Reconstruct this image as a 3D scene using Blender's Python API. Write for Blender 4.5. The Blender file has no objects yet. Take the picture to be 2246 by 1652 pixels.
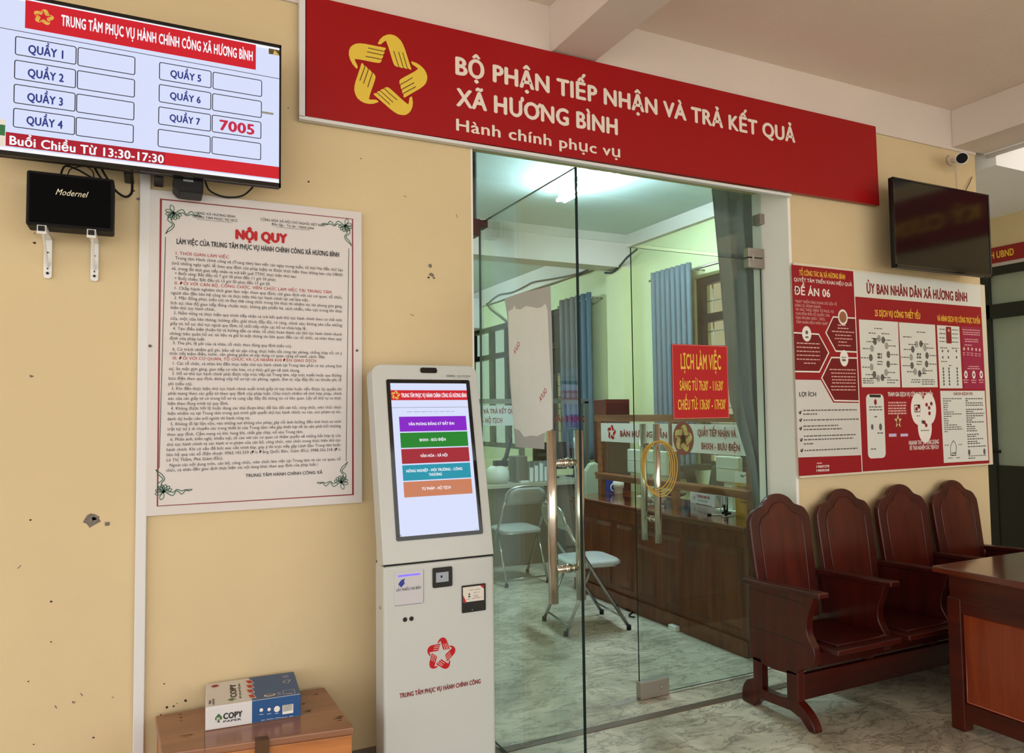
import bpy, bmesh, math, random
from mathutils import Vector, Matrix

random.seed(7)
SC = bpy.context.scene
COL = SC.collection
W, H = 2246, 1652
FPX = 1630.26
YAW, PITCH, ROLL = 0.45235, 0.049663, 0.012044
EYE = Vector((0.0, 0.0, 1.5))

# ------------------------------------------------------------------ camera
_f = Vector((math.sin(YAW) * math.cos(PITCH), math.cos(YAW) * math.cos(PITCH), math.sin(PITCH)))
_r = Vector((math.cos(YAW), -math.sin(YAW), 0))
_d = _f.cross(_r)
CR = _r * math.cos(ROLL) + _d * math.sin(ROLL)
CD = _d * math.cos(ROLL) - _r * math.sin(ROLL)
CF = _f
cam_data = bpy.data.cameras.new('camera')
cam = bpy.data.objects.new('camera', cam_data)
COL.objects.link(cam)
m3 = Matrix((CR, -CD, -CF)).transposed()
cam.matrix_world = Matrix.Translation(EYE) @ m3.to_4x4()
cam_data.sensor_fit = 'HORIZONTAL'
cam_data.sensor_width = 36.0
cam_data.lens = FPX / W * 36.0
cam_data.clip_start = 0.05
SC.camera = cam

# ------------------------------------------------------------------ light and exposure
SC.view_settings.view_transform = 'Standard'
SC.view_settings.look = 'None'
SC.view_settings.exposure = 0.0
SC.view_settings.gamma = 1.0
SC.view_settings.use_curve_mapping = False
world = bpy.data.worlds.new('overcast_sky')
SC.world = world
world.use_nodes = True
_bg = world.node_tree.nodes['Background']
_bg.inputs[0].default_value = (1.0, 0.98, 0.955, 1)
_bg.inputs[1].default_value = 2.45

sun = bpy.data.lights.new('sun_behind_the_building', 'SUN')
sun.energy = 7.5; sun.angle = 0.02; sun.color = (1.0, 0.965, 0.91)
sun_o = bpy.data.objects.new('sun_behind_the_building', sun)
sun_o.rotation_euler = (math.radians(-33), 0, math.radians(12))      # from the far side, so the yard is sunlit and the hall is in shade
COL.objects.link(sun_o)


def portal(name, loc, rot, sx, sy):
    l = bpy.data.lights.new(name, 'AREA')
    l.shape = 'RECTANGLE'; l.size = sx; l.size_y = sy
    l.cycles.is_portal = True
    o = bpy.data.objects.new(name, l)
    o.location = loc; o.rotation_euler = rot
    COL.objects.link(o)


# daylight comes into the hall through its open front behind the camera and its open left end
portal('daylight_front', (0.5, -2.6, 1.75), (math.radians(90), 0, 0), 12.0, 3.4)
portal('daylight_side', (-5.4, 0.2, 1.75), (math.radians(90), 0, math.radians(-90)), 5.6, 3.4)


# ------------------------------------------------------------------ materials
def lin(c):
    out = []
    for v in c:
        v = v / 255.0
        out.append(v / 12.92 if v <= 0.04045 else ((v + 0.055) / 1.055) ** 2.4)
    return (out[0], out[1], out[2], 1.0)


MATS = {}


def new_mat(name):
    m = bpy.data.materials.new(name)
    m.use_nodes = True
    nt = m.node_tree
    b = nt.nodes['Principled BSDF']
    MATS[name] = m
    return m, nt, b


def mat(name, rgb, rough=0.5, metal=0.0, spec=0.5, coat=0.0, var=0.0, vscale=4.0, bump=0.0, bscale=60.0, emit=0.0, sheen=0.0):
    if name in MATS:
        return MATS[name]
    m, nt, b = new_mat(name)
    c = lin(rgb)
    b.inputs['Roughness'].default_value = rough
    b.inputs['Metallic'].default_value = metal
    b.inputs['Specular IOR Level'].default_value = spec
    b.inputs['Coat Weight'].default_value = coat
    b.inputs['Coat Roughness'].default_value = 0.08
    b.inputs['Base Color'].default_value = c
    tc = nt.nodes.new('ShaderNodeTexCoord')
    if var > 0:
        n = nt.nodes.new('ShaderNodeTexNoise'); n.inputs['Scale'].default_value = vscale
        n.inputs['Detail'].default_value = 6; n.inputs['Roughness'].default_value = 0.6
        r = nt.nodes.new('ShaderNodeValToRGB')
        r.color_ramp.elements[0].position = 0.3; r.color_ramp.elements[1].position = 0.7
        r.color_ramp.elements[0].color = tuple(c[i] * (1 - var) for i in range(3)) + (1,)
        r.color_ramp.elements[1].color = tuple(min(1, c[i] * (1 + var * 0.6)) for i in range(3)) + (1,)
        nt.links.new(tc.outputs['Object'], n.inputs['Vector'])
        nt.links.new(n.outputs['Fac'], r.inputs['Fac'])
        nt.links.new(r.outputs['Color'], b.inputs['Base Color'])
    if bump > 0:
        n2 = nt.nodes.new('ShaderNodeTexNoise'); n2.inputs['Scale'].default_value = bscale
        n2.inputs['Detail'].default_value = 4
        bp = nt.nodes.new('ShaderNodeBump'); bp.inputs['Strength'].default_value = bump
        bp.inputs['Distance'].default_value = 0.01
        nt.links.new(tc.outputs['Object'], n2.inputs['Vector'])
        nt.links.new(n2.outputs['Fac'], bp.inputs['Height'])
        nt.links.new(bp.outputs['Normal'], b.inputs['Normal'])
    if emit > 0:
        b.inputs['Base Color'].default_value = (0.015, 0.015, 0.018, 1)
        b.inputs['Specular IOR Level'].default_value = 0.1
        b.inputs['Emission Color'].default_value = c
        b.inputs['Emission Strength'].default_value = emit
    return m


def wood(name, dark, light, rough=0.3, coat=0.3, scale=3.0, axis='Z', contrast=0.5):
    if name in MATS:
        return MATS[name]
    m, nt, b = new_mat(name)
    b.inputs['Roughness'].default_value = rough
    b.inputs['Coat Weight'].default_value = coat
    b.inputs['Coat Roughness'].default_value = 0.1
    b.inputs['Specular IOR Level'].default_value = 0.35
    tc = nt.nodes.new('ShaderNodeTexCoord')
    mp = nt.nodes.new('ShaderNodeMapping')
    s = {'X': (0.6, 9, 9), 'Y': (9, 0.6, 9), 'Z': (9, 9, 0.6)}[axis]
    mp.inputs['Scale'].default_value = tuple(v * scale / 3 for v in s)
    n = nt.nodes.new('ShaderNodeTexNoise'); n.inputs['Scale'].default_value = 2.0
    n.inputs['Detail'].default_value = 8; n.inputs['Roughness'].default_value = 0.62
    n.inputs['Distortion'].default_value = 0.6
    r = nt.nodes.new('ShaderNodeValToRGB')
    r.color_ramp.elements[0].position = 0.5 - contrast / 2 + 0.05
    r.color_ramp.elements[1].position = 0.5 + contrast / 2
    r.color_ramp.elements[0].color = lin(dark); r.color_ramp.elements[1].color = lin(light)
    nt.links.new(tc.outputs['Object'], mp.inputs['Vector'])
    nt.links.new(mp.outputs['Vector'], n.inputs['Vector'])
    nt.links.new(n.outputs['Fac'], r.inputs['Fac'])
    nt.links.new(r.outputs['Color'], b.inputs['Base Color'])
    return m


def glass(name, tint, refl=1.0):
    m = bpy.data.materials.new(name); m.use_nodes = True; MATS[name] = m
    nt = m.node_tree; nt.nodes.clear()
    out = nt.nodes.new('ShaderNodeOutputMaterial')
    tr = nt.nodes.new('ShaderNodeBsdfTransparent'); tr.inputs[0].default_value = tint + (1,)
    gl = nt.nodes.new('ShaderNodeBsdfGlossy'); gl.inputs['Roughness'].default_value = 0.0
    gl.inputs['Color'].default_value = (refl, refl, refl, 1)
    lw = nt.nodes.new('ShaderNodeLayerWeight'); lw.inputs['Blend'].default_value = 0.5
    pw = nt.nodes.new('ShaderNodeMath'); pw.operation = 'POWER'; pw.inputs[1].default_value = 5.0
    fr = nt.nodes.new('ShaderNodeMath'); fr.operation = 'MULTIPLY_ADD'; fr.inputs[1].default_value = 0.93; fr.inputs[2].default_value = 0.035
    nt.links.new(lw.outputs['Facing'], pw.inputs[0]); nt.links.new(pw.outputs[0], fr.inputs[0])
    mx = nt.nodes.new('ShaderNodeMixShader')
    nt.links.new(fr.outputs[0], mx.inputs[0]); nt.links.new(tr.outputs[0], mx.inputs[1]); nt.links.new(gl.outputs[0], mx.inputs[2])
    nt.links.new(mx.outputs[0], out.inputs['Surface'])
    return m


def floor_mat():
    m, nt, b = new_mat('stone_tile_floor')
    L = nt.links.new
    tc = nt.nodes.new('ShaderNodeTexCoord')
    n1 = nt.nodes.new('ShaderNodeTexNoise'); n1.inputs['Scale'].default_value = 2.2; n1.inputs['Detail'].default_value = 9
    n1.inputs['Roughness'].default_value = 0.66; n1.inputs['Distortion'].default_value = 1.2
    mp = nt.nodes.new('ShaderNodeMapping'); mp.inputs['Rotation'].default_value = (0, 0, 0.5); mp.inputs['Scale'].default_value = (1.0, 2.4, 1)
    n2 = nt.nodes.new('ShaderNodeTexNoise'); n2.inputs['Scale'].default_value = 3.4; n2.inputs['Detail'].default_value = 10
    n2.inputs['Roughness'].default_value = 0.68; n2.inputs['Distortion'].default_value = 0.7
    L(tc.outputs['Object'], n1.inputs['Vector']); L(tc.outputs['Object'], mp.inputs['Vector']); L(mp.outputs['Vector'], n2.inputs['Vector'])
    r1 = nt.nodes.new('ShaderNodeValToRGB')
    r1.color_ramp.elements[0].position = 0.32; r1.color_ramp.elements[1].position = 0.7
    r1.color_ramp.elements[0].color = lin((140, 131, 112)); r1.color_ramp.elements[1].color = lin((218, 206, 184))
    L(n1.outputs['Fac'], r1.inputs['Fac'])
    # thin dark veins where the second noise crosses its middle
    sb = nt.nodes.new('ShaderNodeMath'); sb.operation = 'SUBTRACT'; sb.inputs[1].default_value = 0.5
    ab = nt.nodes.new('ShaderNodeMath'); ab.operation = 'ABSOLUTE'
    r2 = nt.nodes.new('ShaderNodeValToRGB')
    r2.color_ramp.elements[0].position = 0.0; r2.color_ramp.elements[1].position = 0.03
    r2.color_ramp.elements[0].color = (0.24, 0.23, 0.2, 1); r2.color_ramp.elements[1].color = (1, 1, 1, 1)
    L(n2.outputs['Fac'], sb.inputs[0]); L(sb.outputs[0], ab.inputs[0]); L(ab.outputs[0], r2.inputs['Fac'])
    mx = nt.nodes.new('ShaderNodeMixRGB'); mx.blend_type = 'MULTIPLY'; mx.inputs[0].default_value = 0.7
    L(r1.outputs['Color'], mx.inputs[1]); L(r2.outputs['Color'], mx.inputs[2])
    # faint square joints
    bk = nt.nodes.new('ShaderNodeTexBrick'); bk.offset = 0.0; bk.squash = 1.0
    bk.inputs['Scale'].default_value = 1.0; bk.inputs['Brick Width'].default_value = 0.8; bk.inputs['Row Height'].default_value = 0.8
    bk.inputs['Mortar Size'].default_value = 0.003; bk.inputs['Mortar Smooth'].default_value = 0.2
    bk.inputs['Color1'].default_value = (1, 1, 1, 1); bk.inputs['Color2'].default_value = (0.96, 0.96, 0.96, 1); bk.inputs['Mortar'].default_value = (0.55, 0.53, 0.5, 1)
    mp2 = nt.nodes.new('ShaderNodeMapping'); mp2.inputs['Location'].default_value = (0.21, 0.26, 0)
    L(tc.outputs['Object'], mp2.inputs['Vector']); L(mp2.outputs['Vector'], bk.inputs['Vector'])
    mx2 = nt.nodes.new('ShaderNodeMixRGB'); mx2.blend_type = 'MULTIPLY'; mx2.inputs[0].default_value = 0.7
    L(mx.outputs['Color'], mx2.inputs[1]); L(bk.outputs['Color'], mx2.inputs[2])
    L(mx2.outputs['Color'], b.inputs['Base Color'])
    b.inputs['Roughness'].default_value = 0.38
    bp = nt.nodes.new('ShaderNodeBump'); bp.inputs['Strength'].default_value = 0.25; bp.inputs['Distance'].default_value = 0.004
    L(n2.outputs['Fac'], bp.inputs['Height']); L(bp.outputs['Normal'], b.inputs['Normal'])
    return m


M_FLOOR = floor_mat()
M_WALL = mat('cream_plaster', (210, 189, 148), 0.75, var=0.05, vscale=1.3, bump=0.12, bscale=25)
M_WALLIN = mat('pale_yellow_plaster', (214, 214, 168), 0.7, var=0.04, vscale=1.5)
M_WHITEP = mat('white_plaster', (214, 201, 192), 0.8, var=0.03, vscale=2, bump=0.1, bscale=30)
M_CEILIN = mat('office_ceiling_white', (214, 222, 220), 0.8, var=0.03, vscale=2, bump=0.15, bscale=12)
M_CEIL = mat('ceiling_plaster', (226, 209, 196), 0.85, var=0.04, vscale=1.5, bump=0.2, bscale=45)
M_JAMB = mat('white_painted_jamb', (236, 232, 227), 0.6)
M_WHITE = mat('white_plastic', (224, 224, 222), 0.35)
M_TRUNK = mat('white_trunking', (214, 214, 214), 0.45)
M_BLACK = mat('black_plastic', (12, 12, 13), 0.5, spec=0.25)
M_GLOSSBLACK = mat('black_gloss', (9, 9, 11), 0.08)
M_DARKMETAL = mat('dark_bronze_frame', (34, 30, 28), 0.4)
M_STEEL = mat('polished_steel', (205, 198, 185), 0.16, metal=1.0)
M_BRUSHED = mat('brushed_steel', (168, 158, 148), 0.4, metal=0.85)
M_CHROME = mat('dull_chrome_tube', (176, 176, 172), 0.25, metal=0.9)
M_GLASS = glass('pale_green_glass', (0.905, 0.955, 0.935))
M_GLASSCLEAR = glass('clear_pane', (0.95, 0.97, 0.96))
M_GEDGE = mat('dark_green_glass_edge', (6, 26, 22), 0.4, spec=0.15)
M_WINGLASS = glass('window_glass', (0.93, 0.96, 0.94), 0.6)
M_BENCH = wood('mahogany_varnish', (46, 8, 5), (78, 20, 10), 0.3, 0.14, 3.0, 'Z')
M_BENCHX = wood('mahogany_varnish_lengthwise', (42, 8, 5), (70, 18, 9), 0.3, 0.14, 3.0, 'X')
M_BENCHP = wood('mahogany_red_panel', (56, 13, 6), (88, 27, 12), 0.3, 0.14, 3.0, 'Z')
M_DESK = wood('desk_varnish', (50, 13, 7), (80, 26, 12), 0.28, 0.15, 3.0, 'Y')
M_DESKTOP = wood('desk_top_varnish', (70, 24, 14), (112, 48, 26), 0.12, 0.6, 3.0, 'Y')
M_DESKP = wood('desk_panel_varnish', (110, 38, 12), (150, 64, 22), 0.25, 0.4, 2.5, 'Z')
M_CNT = wood('counter_wood', (72, 32, 13), (122, 62, 28), 0.35, 0.25, 3.0, 'Z')
M_CNTX = wood('counter_top_wood', (72, 30, 14), (120, 62, 34), 0.15, 0.5, 3.0, 'Y')
M_FRAMEW = wood('screen_frame_wood', (104, 62, 36), (148, 96, 62), 0.35, 0.2, 3.0, 'Y')
M_CHEST = wood('chest_wood', (150, 88, 44), (196, 128, 72), 0.45, 0.1, 2.0, 'X')
M_CHESTTOP = wood('chest_lid_wood', (122, 80, 56), (164, 116, 86), 0.3, 0.25, 2.0, 'X', 0.7)


# ------------------------------------------------------------------ mesh building
class MB:
    def __init__(self):
        self.v = []; self.f = []; self.mi = []; self.sm = []

    def add(self, vs, fs, mi=0, sm=False):
        o = len(self.v)
        self.v += [Vector(p) for p in vs]
        for f in fs:
            self.f.append([i + o for i in f]); self.mi.append(mi); self.sm.append(sm)
        return self

    def box(self, x0, x1, y0, y1, z0, z1, mi=0):
        vs = [(x, y, z) for z in (z0, z1) for y in (y0, y1) for x in (x0, x1)]
        return self.add(vs, [(0, 2, 3, 1), (4, 5, 7, 6), (0, 1, 5, 4), (2, 6, 7, 3), (0, 4, 6, 2), (1, 3, 7, 5)], mi)

    def hexa(self, p, mi=0):
        """eight corners: four of one end, four of the other, in matching order"""
        return self.add(p, [(0, 1, 2, 3), (7, 6, 5, 4), (0, 4, 5, 1), (1, 5, 6, 2), (2, 6, 7, 3), (3, 7, 4, 0)], mi)

    def prism(self, pts, axis, a0, a1, mi=0, smooth=False):
        def p3(p, a):
            if axis == 'X': return (a, p[0], p[1])
            if axis == 'Y': return (p[0], a, p[1])
            return (p[0], p[1], a)
        n = len(pts)
        vs = [p3(p, a0) for p in pts] + [p3(p, a1) for p in pts]
        self.add(vs, [list(range(n))[::-1], list(range(n, 2 * n))], mi)
        o = len(self.v) - 2 * n
        for i in range(n):
            j = (i + 1) % n
            self.f.append([o + i, o + j, o + n + j, o + n + i]); self.mi.append(mi); self.sm.append(smooth)
        return self

    def tube(self, path, r, n=8, closed=False, mi=0):
        path = [Vector(p) for p in path]
        k = len(path)
        rings = []
        prev = None
        for i, p in enumerate(path):
            if closed:
                t = (path[(i + 1) % k] - path[i - 1]).normalized()
            else:
                t = (path[min(i + 1, k - 1)] - path[max(i - 1, 0)]).normalized()
            if prev is None:
                a = Vector((0, 0, 1)) if abs(t.z) < 0.9 else Vector((1, 0, 0))
                u = t.cross(a).normalized()
            else:
                u = (prev - t * prev.dot(t)).normalized()
            prev = u
            w = t.cross(u)
            rr = r[i] if isinstance(r, (list, tuple)) else r
            rings.append([p + (u * math.cos(2 * math.pi * j / n) + w * math.sin(2 * math.pi * j / n)) * rr for j in range(n)])
        vs = [q for rg in rings for q in rg]
        fs = []
        for i in range(k if closed else k - 1):
            b = (i + 1) % k
            for j in range(n):
                fs.append((i * n + j, i * n + (j + 1) % n, b * n + (j + 1) % n, b * n + j))
        self.add(vs, fs, mi, True)
        if not closed:
            o = len(self.v) - len(vs)
            self.f.append([o + j for j in range(n)][::-1]); self.mi.append(mi); self.sm.append(False)
            self.f.append([o + (k - 1) * n + j for j in range(n)]); self.mi.append(mi); self.sm.append(False)
        return self

    def cyl(self, p0, p1, r, n=16, mi=0):
        return self.tube([p0, p1], r, n, False, mi)

    def lathe(self, prof, c, n=20, mi=0):
        vs = []; fs = []
        for (r, z) in prof:
            for j in range(n):
                a = 2 * math.pi * j / n
                vs.append((c[0] + r * math.cos(a), c[1] + r * math.sin(a), c[2] + z))
        for i in range(len(prof) - 1):
            for j in range(n):
                fs.append((i * n + j, i * n + (j + 1) % n, (i + 1) * n + (j + 1) % n, (i + 1) * n + j))
        self.add(vs, fs, mi, True)
        o = len(self.v) - len(vs)
        self.f.append([o + j for j in range(n)][::-1]); self.mi.append(mi); self.sm.append(False)
        self.f.append([o + (len(prof) - 1) * n + j for j in range(n)]); self.mi.append(mi); self.sm.append(False)
        return self

    def sheet(self, fn, nu, nv, mi=0):
        vs = [fn(i / nu, j / nv) for i in range(nu + 1) for j in range(nv + 1)]
        fs = [(i * (nv + 1) + j, i * (nv + 1) + j + 1, (i + 1) * (nv + 1) + j + 1, (i + 1) * (nv + 1) + j) for i in range(nu) for j in range(nv)]
        return self.add(vs, fs, mi, True)

    def xf(self, M):
        self.v = [M @ p for p in self.v]
        return self


ORI = {}          # where the origin of each thing stands


def mesh_obj(name, mb, mats, parent=None, bevel=0.0, seg=2, solid=0.0, recalc=True):
    if not isinstance(mats, (list, tuple)): mats = [mats]
    o3 = ORI.get(parent.name, Vector((0, 0, 0))) if parent else Vector((0, 0, 0))
    me = bpy.data.meshes.new(name)
    me.from_pydata([tuple(p - o3) for p in mb.v], [], mb.f)
    for m in mats: me.materials.append(m)
    me.polygons.foreach_set('material_index', mb.mi)
    me.polygons.foreach_set('use_smooth', mb.sm)
    if recalc:
        bm = bmesh.new(); bm.from_mesh(me)
        bmesh.ops.recalc_face_normals(bm, faces=bm.faces)
        bm.to_mesh(me); bm.free()
    me.update()
    o = bpy.data.objects.new(name, me)
    COL.objects.link(o)
    if parent:
        o.parent = parent
        ORI[o.name] = o3
    else:
        ORI[o.name] = Vector((0, 0, 0))
    if bevel > 0:
        b = o.modifiers.new('soft_edges', 'BEVEL'); b.width = bevel; b.segments = seg; b.limit_method = 'ANGLE'; b.angle_limit = 0.7
        b.harden_normals = False
    if solid:
        s = o.modifiers.new('thickness', 'SOLIDIFY'); s.thickness = solid; s.offset = 0
    return o


def tag(o, label, cat, group=None, kind=None):
    o['label'] = label; o['category'] = cat
    if group: o['group'] = group
    if kind: o['kind'] = kind
    return o


def thing(name, loc, label, cat, group=None):
    o = bpy.data.objects.new(name, None)
    o.empty_display_size = 0.1
    COL.objects.link(o)
    o.location = loc
    ORI[o.name] = Vector(loc)
    return tag(o, label, cat, group)


def structure(name, mb, mats, parent=None, label=None, **k):
    o = mesh_obj(name, mb, mats, parent, **k)
    if parent is None: o['kind'] = 'structure'
    if label: o['label'] = label
    return o


def copy_tree(o, parent=None):
    c = o.copy(); COL.objects.link(c)
    if parent: c.parent = parent
    for ch in list(o.children): copy_tree(ch, c)
    return c


# ------------------------------------------------------------------ picture point -> point on a real plane
def ray(px, py):
    return CR * ((px - W / 2) / FPX) + CD * ((py - H / 2) / FPX) + CF


def P(px, py, ax, val):
    d = ray(px, py); i = 'XYZ'.index(ax)
    return EYE + d * ((val - EYE[i]) / d[i])


def project(p):
    q = Vector(p) - EYE
    z = q.dot(CF)
    return (W / 2 + FPX * q.dot(CR) / z, H / 2 + FPX * q.dot(CD) / z)


def ZV(ox, oy, s):
    return lambda x, y: (ox + x / s, oy + y / s)


# ------------------------------------------------------------------ prints on flat faces
HAND = [(-.239, .708), (-.178, .829), (-.104, .912), (-.009, .974), (.08, 1.0), (.176, 1.0), (.258, .963), (.334, .904), (.389, .82), (.437, .714), (.478, .592), (.526, .452), (.567, .336), (.599, .24), (.567, .227), (.525, .246), (.5, .257), (.49, .236), (.469, .228), (.435, .235), (.396, .255),
        (.39, .236), (.365, .228), (.324, .234), (.283, .25), (.272, .23), (.214, .237), (.173, .258), (.146, .307), (.105, .421), (.058, .574), (.011, .713), (-.036, .821), (-.084, .785), (-.125, .742), (-.165, .701), (-.219, .695)]
HGAPS = [[(.378, .62), (.436, .433), (.492, .256)], [(.277, .613), (.332, .44), (.392, .252)], [(.154, .608), (.222, .417), (.276, .245)]]


def text_mesh(s, shear=0.0):
    c = bpy.data.curves.new('t', 'FONT'); c.body = s; c.resolution_u = 3 if len(s) < 40 else 2; c.space_character = 1.06
    c.shear = shear
    o = bpy.data.objects.new('t', c)
    me = bpy.data.meshes.new_from_object(o)
    v = [p.co.copy() for p in me.vertices]; f = [list(p.vertices) for p in me.polygons]
    bpy.data.objects.remove(o); bpy.data.curves.remove(c); bpy.data.meshes.remove(me)
    return v, f


HORNED = dict(zip('ƠỜỚỞỠỢơờớởỡợ', 'OÒÓỎÕỌoòóỏõọ'))
_plain_text_mesh = text_mesh


def text_mesh(s, shear=0.0):
    """letters with a horned O get a plain O and a small horn of their own"""
    if not any(ch in HORNED for ch in s): return _plain_text_mesh(s, shear)
    t = ''.join(HORNED.get(ch, ch) for ch in s)
    v, f = _plain_text_mesh(t, shear)
    for i, ch in enumerate(s):
        if ch in HORNED:
            xr = max(p.x for p in _plain_text_mesh(t[:i] + ('O' if ch.isupper() else 'o'), shear)[0])
            y = 0.0 if ch.isupper() else -0.19
            o = len(v)
            v = v + [Vector((xr + a, y + b, 0)) for a, b in ((-.13, .60), (-.04, .60), (.015, .63), (.03, .70), (.10, .70), (.09, .61), (.04, .55), (-.05, .52))]
            f = f + [list(range(o, o + 8))[::-1]]
    return v, f


class Flat:
    def __init__(self, O, U, V):
        self.O = Vector(O); self.U = Vector(U).normalized(); self.V = Vector(V).normalized()
        self.N = self.U.cross(self.V).normalized()
        self.sets = {}
        self.merge = False; self.count = 0

    def uv(self, px, py):
        d = ray(px, py)
        t = (self.O - EYE).dot(self.N) / d.dot(self.N)
        q = EYE + d * t - self.O
        return (q.dot(self.U), q.dot(self.V))

    def at(self, u, v, h=0.0):
        return self.O + self.U * u + self.V * v + self.N * h

    def _put(self, part, m, vs, fs):
        s = self.sets.setdefault(part, {'mats': [], 'mb': MB()})
        if m not in s['mats']: s['mats'].append(m)
        s['mb'].add(vs, fs, s['mats'].index(m))

    def poly_uv(self, pts, m, lay=1, part='printed_design'):
        h = 0.0005 + 0.0002 * lay
        self._put(part, m, [self.at(u, v, h) for u, v in pts], [list(range(len(pts)))])

    def poly(self, pts, m, lay=1, part='printed_design'):
        self.poly_uv([self.uv(*p) for p in pts], m, lay, part)

    def rect(self, a, b, m, lay=1, part='printed_design'):
        (u0, v0), (u1, v1) = self.uv(*a), self.uv(*b)
        self.poly_uv([(u0, v0), (u1, v0), (u1, v1), (u0, v1)], m, lay, part)

    def rrect(self, a, b, rad, m, lay=1, part='printed_design'):
        (u0, v0), (u1, v1) = self.uv(*a), self.uv(*b)
        self.poly_uv(rounded(min(u0, u1), max(u0, u1), min(v0, v1), max(v0, v1), rad), m, lay, part)

    def line_uv(self, pts, w, m, lay=2, part='printed_design', closed=False):
        n = len(pts)
        P2 = [Vector((p[0], p[1])) for p in pts]
        L = []; R = []
        for i in range(n):
            a = P2[i - 1] if (i > 0 or closed) else P2[i]
            b = P2[(i + 1) % n] if (i < n - 1 or closed) else P2[i]
            t = (b - a)
            if t.length < 1e-9: t = Vector((1, 0))
            t.normalize(); nn = Vector((-t.y, t.x))
            k = 1.0
            if (0 < i < n - 1) or closed:
                t1 = (P2[i] - P2[i - 1]).normalized(); k = 1 / max(0.5, abs(nn.dot(Vector((-t1.y, t1.x)))))
            L.append(P2[i] + nn * w / 2 * k); R.append(P2[i] - nn * w / 2 * k)
        h = 0.0005 + 0.0002 * lay
        vs = [self.at(p.x, p.y, h) for p in L] + [self.at(p.x, p.y, h) for p in R]
        fs = [(i, (i + 1) % n, n + (i + 1) % n, n + i) for i in range(n if closed else n - 1)]
        self._put(part, m, vs, fs)

    def line(self, pts, w, m, lay=2, part='printed_design', closed=False):
        self.line_uv([self.uv(*p) for p in pts], w, m, lay, part, closed)

    def box(self, a, b, w, m, lay=2, rad=0.0, part='printed_design'):
        (u0, v0), (u1, v1) = self.uv(*a), self.uv(*b)
        x0, x1, y0, y1 = min(u0, u1), max(u0, u1), min(v0, v1), max(v0, v1)
        pts = rounded(x0, x1, y0, y1, rad, 4) if rad else [(x0, y0), (x1, y0), (x1, y1), (x0, y1)]
        self.line_uv(pts, w, m, lay, part, True)

    def ellipse(self, c, ru, rv, m, lay=2, part='printed_design', n=24):
        u, v = self.uv(*c)
        self.poly_uv([(u + ru * math.cos(2 * math.pi * i / n), v + rv * math.sin(2 * math.pi * i / n)) for i in range(n)], m, lay, part)

    def emblem(self, c, r, m, gap, lay=3, part='emblem', sx=1.0, rot=0.0):
        cu, cv = self.uv(*c)
        for k in range(5):
            a = -2 * math.pi * k / 5 + rot
            ca, sa = math.cos(a), math.sin(a)
            def tr(p):
                x, y = p[0] * r, p[1] * r
                return (cu + (x * ca - y * sa) * sx, cv + x * sa + y * ca)
            self.poly_uv([tr(p) for p in HAND], m, lay, part)
            if gap:
                for g in HGAPS: self.line_uv([tr(p) for p in g], r * 0.022, gap, lay + 1, part)

    def star(self, c, r, m, lay=3, part='printed_design', inner=0.42, sx=1.0):
        cu, cv = self.uv(*c)
        pts = []
        for k in range(10):
            a = math.pi / 2 + math.pi * k / 5
            rr = r if k % 2 == 0 else r * inner
            pts.append((cu + rr * math.cos(a) * sx, cv + rr * math.sin(a)))
        self.poly_uv(pts, m, lay, part)

    def text_uv(self, s, u0, u1, v0, cap, m, bold=0.0, shear=0.0, lay=5, part='lettering', slope=0.0):
        vs, fs = text_mesh(s, shear)
        if not vs: return
        x0 = min(p.x for p in vs); x1 = max(p.x for p in vs)
        sx = (u1 - u0) / (x1 - x0); sy = cap / 0.682
        h = 0.0005 + 0.0002 * lay
        kx, ky = bold * sx, bold * sy
        self.count += 1
        # bold strokes: the letters are printed a few times, each a hair beside and above the last
        offs = [(0, 0)] if bold <= 0 else ([(-.6, 0), (.6, 0)] if bold < .018 else [(-1, 0), (1, 0), (0, .7), (0, -.7), (0, 0)])
        for n, (dx, dy) in enumerate(offs):
            self._put(part if self.merge else (part, self.count), m, [self.at(u0 + (p.x - x0) * sx + dx * kx, v0 + p.y * sy + (p.x - x0) * sx * slope + dy * ky, h + n * 4e-5) for p in vs], fs)

    def text(self, s, a, xr, cap, m, bold=0.0, shear=0.0, lay=5, part='lettering', slope=0.0):
        """a = picture point of the left end of the baseline, xr = picture x of the right end, cap = capital height in picture px"""
        u0, v0 = self.uv(*a)
        v1 = self.uv(a[0], a[1] - cap)[1]
        u1 = u0 + 0.2
        for _ in range(12):
            f0 = project(self.at(u1, v0))[0] - xr
            f1 = project(self.at(u1 + 1e-4, v0))[0] - xr
            u1 -= f0 / ((f1 - f0) / 1e-4)
        self.text_uv(s, u0, u1, v0, v1 - v0, m, bold, shear, lay, part, slope)

    def bars(self, rows, m, w, lay=3, part='printed_design'):
        """small print too fine to read, one thin dash run per row: (picture start, picture end)"""
        for a, b in rows:
            (u0, v0), (u1, _) = self.uv(*a), self.uv(*b)
            u = u0
            while u < u1:
                l = random.uniform(0.012, 0.03)
                e = min(u + l, u1)
                self.poly_uv([(u, v0 - w / 2), (e, v0 - w / 2), (e, v0 + w / 2), (u, v0 + w / 2)], m, lay, part)
                u = e + 0.005

    def build(self, parent):
        out = {}
        for part, s in self.sets.items():
            o = mesh_obj(part[0] if isinstance(part, tuple) else part, s['mb'], s['mats'], parent, recalc=False)
            out[part] = o
        return out


def rounded(x0, x1, y0, y1, r, n=5):
    pts = []
    for cx, cy, a0 in ((x1 - r, y1 - r, 0), (x0 + r, y1 - r, 90), (x0 + r, y0 + r, 180), (x1 - r, y0 + r, 270)):
        for i in range(n + 1):
            a = math.radians(a0 + 90 * i / n)
            pts.append((cx + r * math.cos(a), cy + r * math.sin(a)))
    return pts


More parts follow.
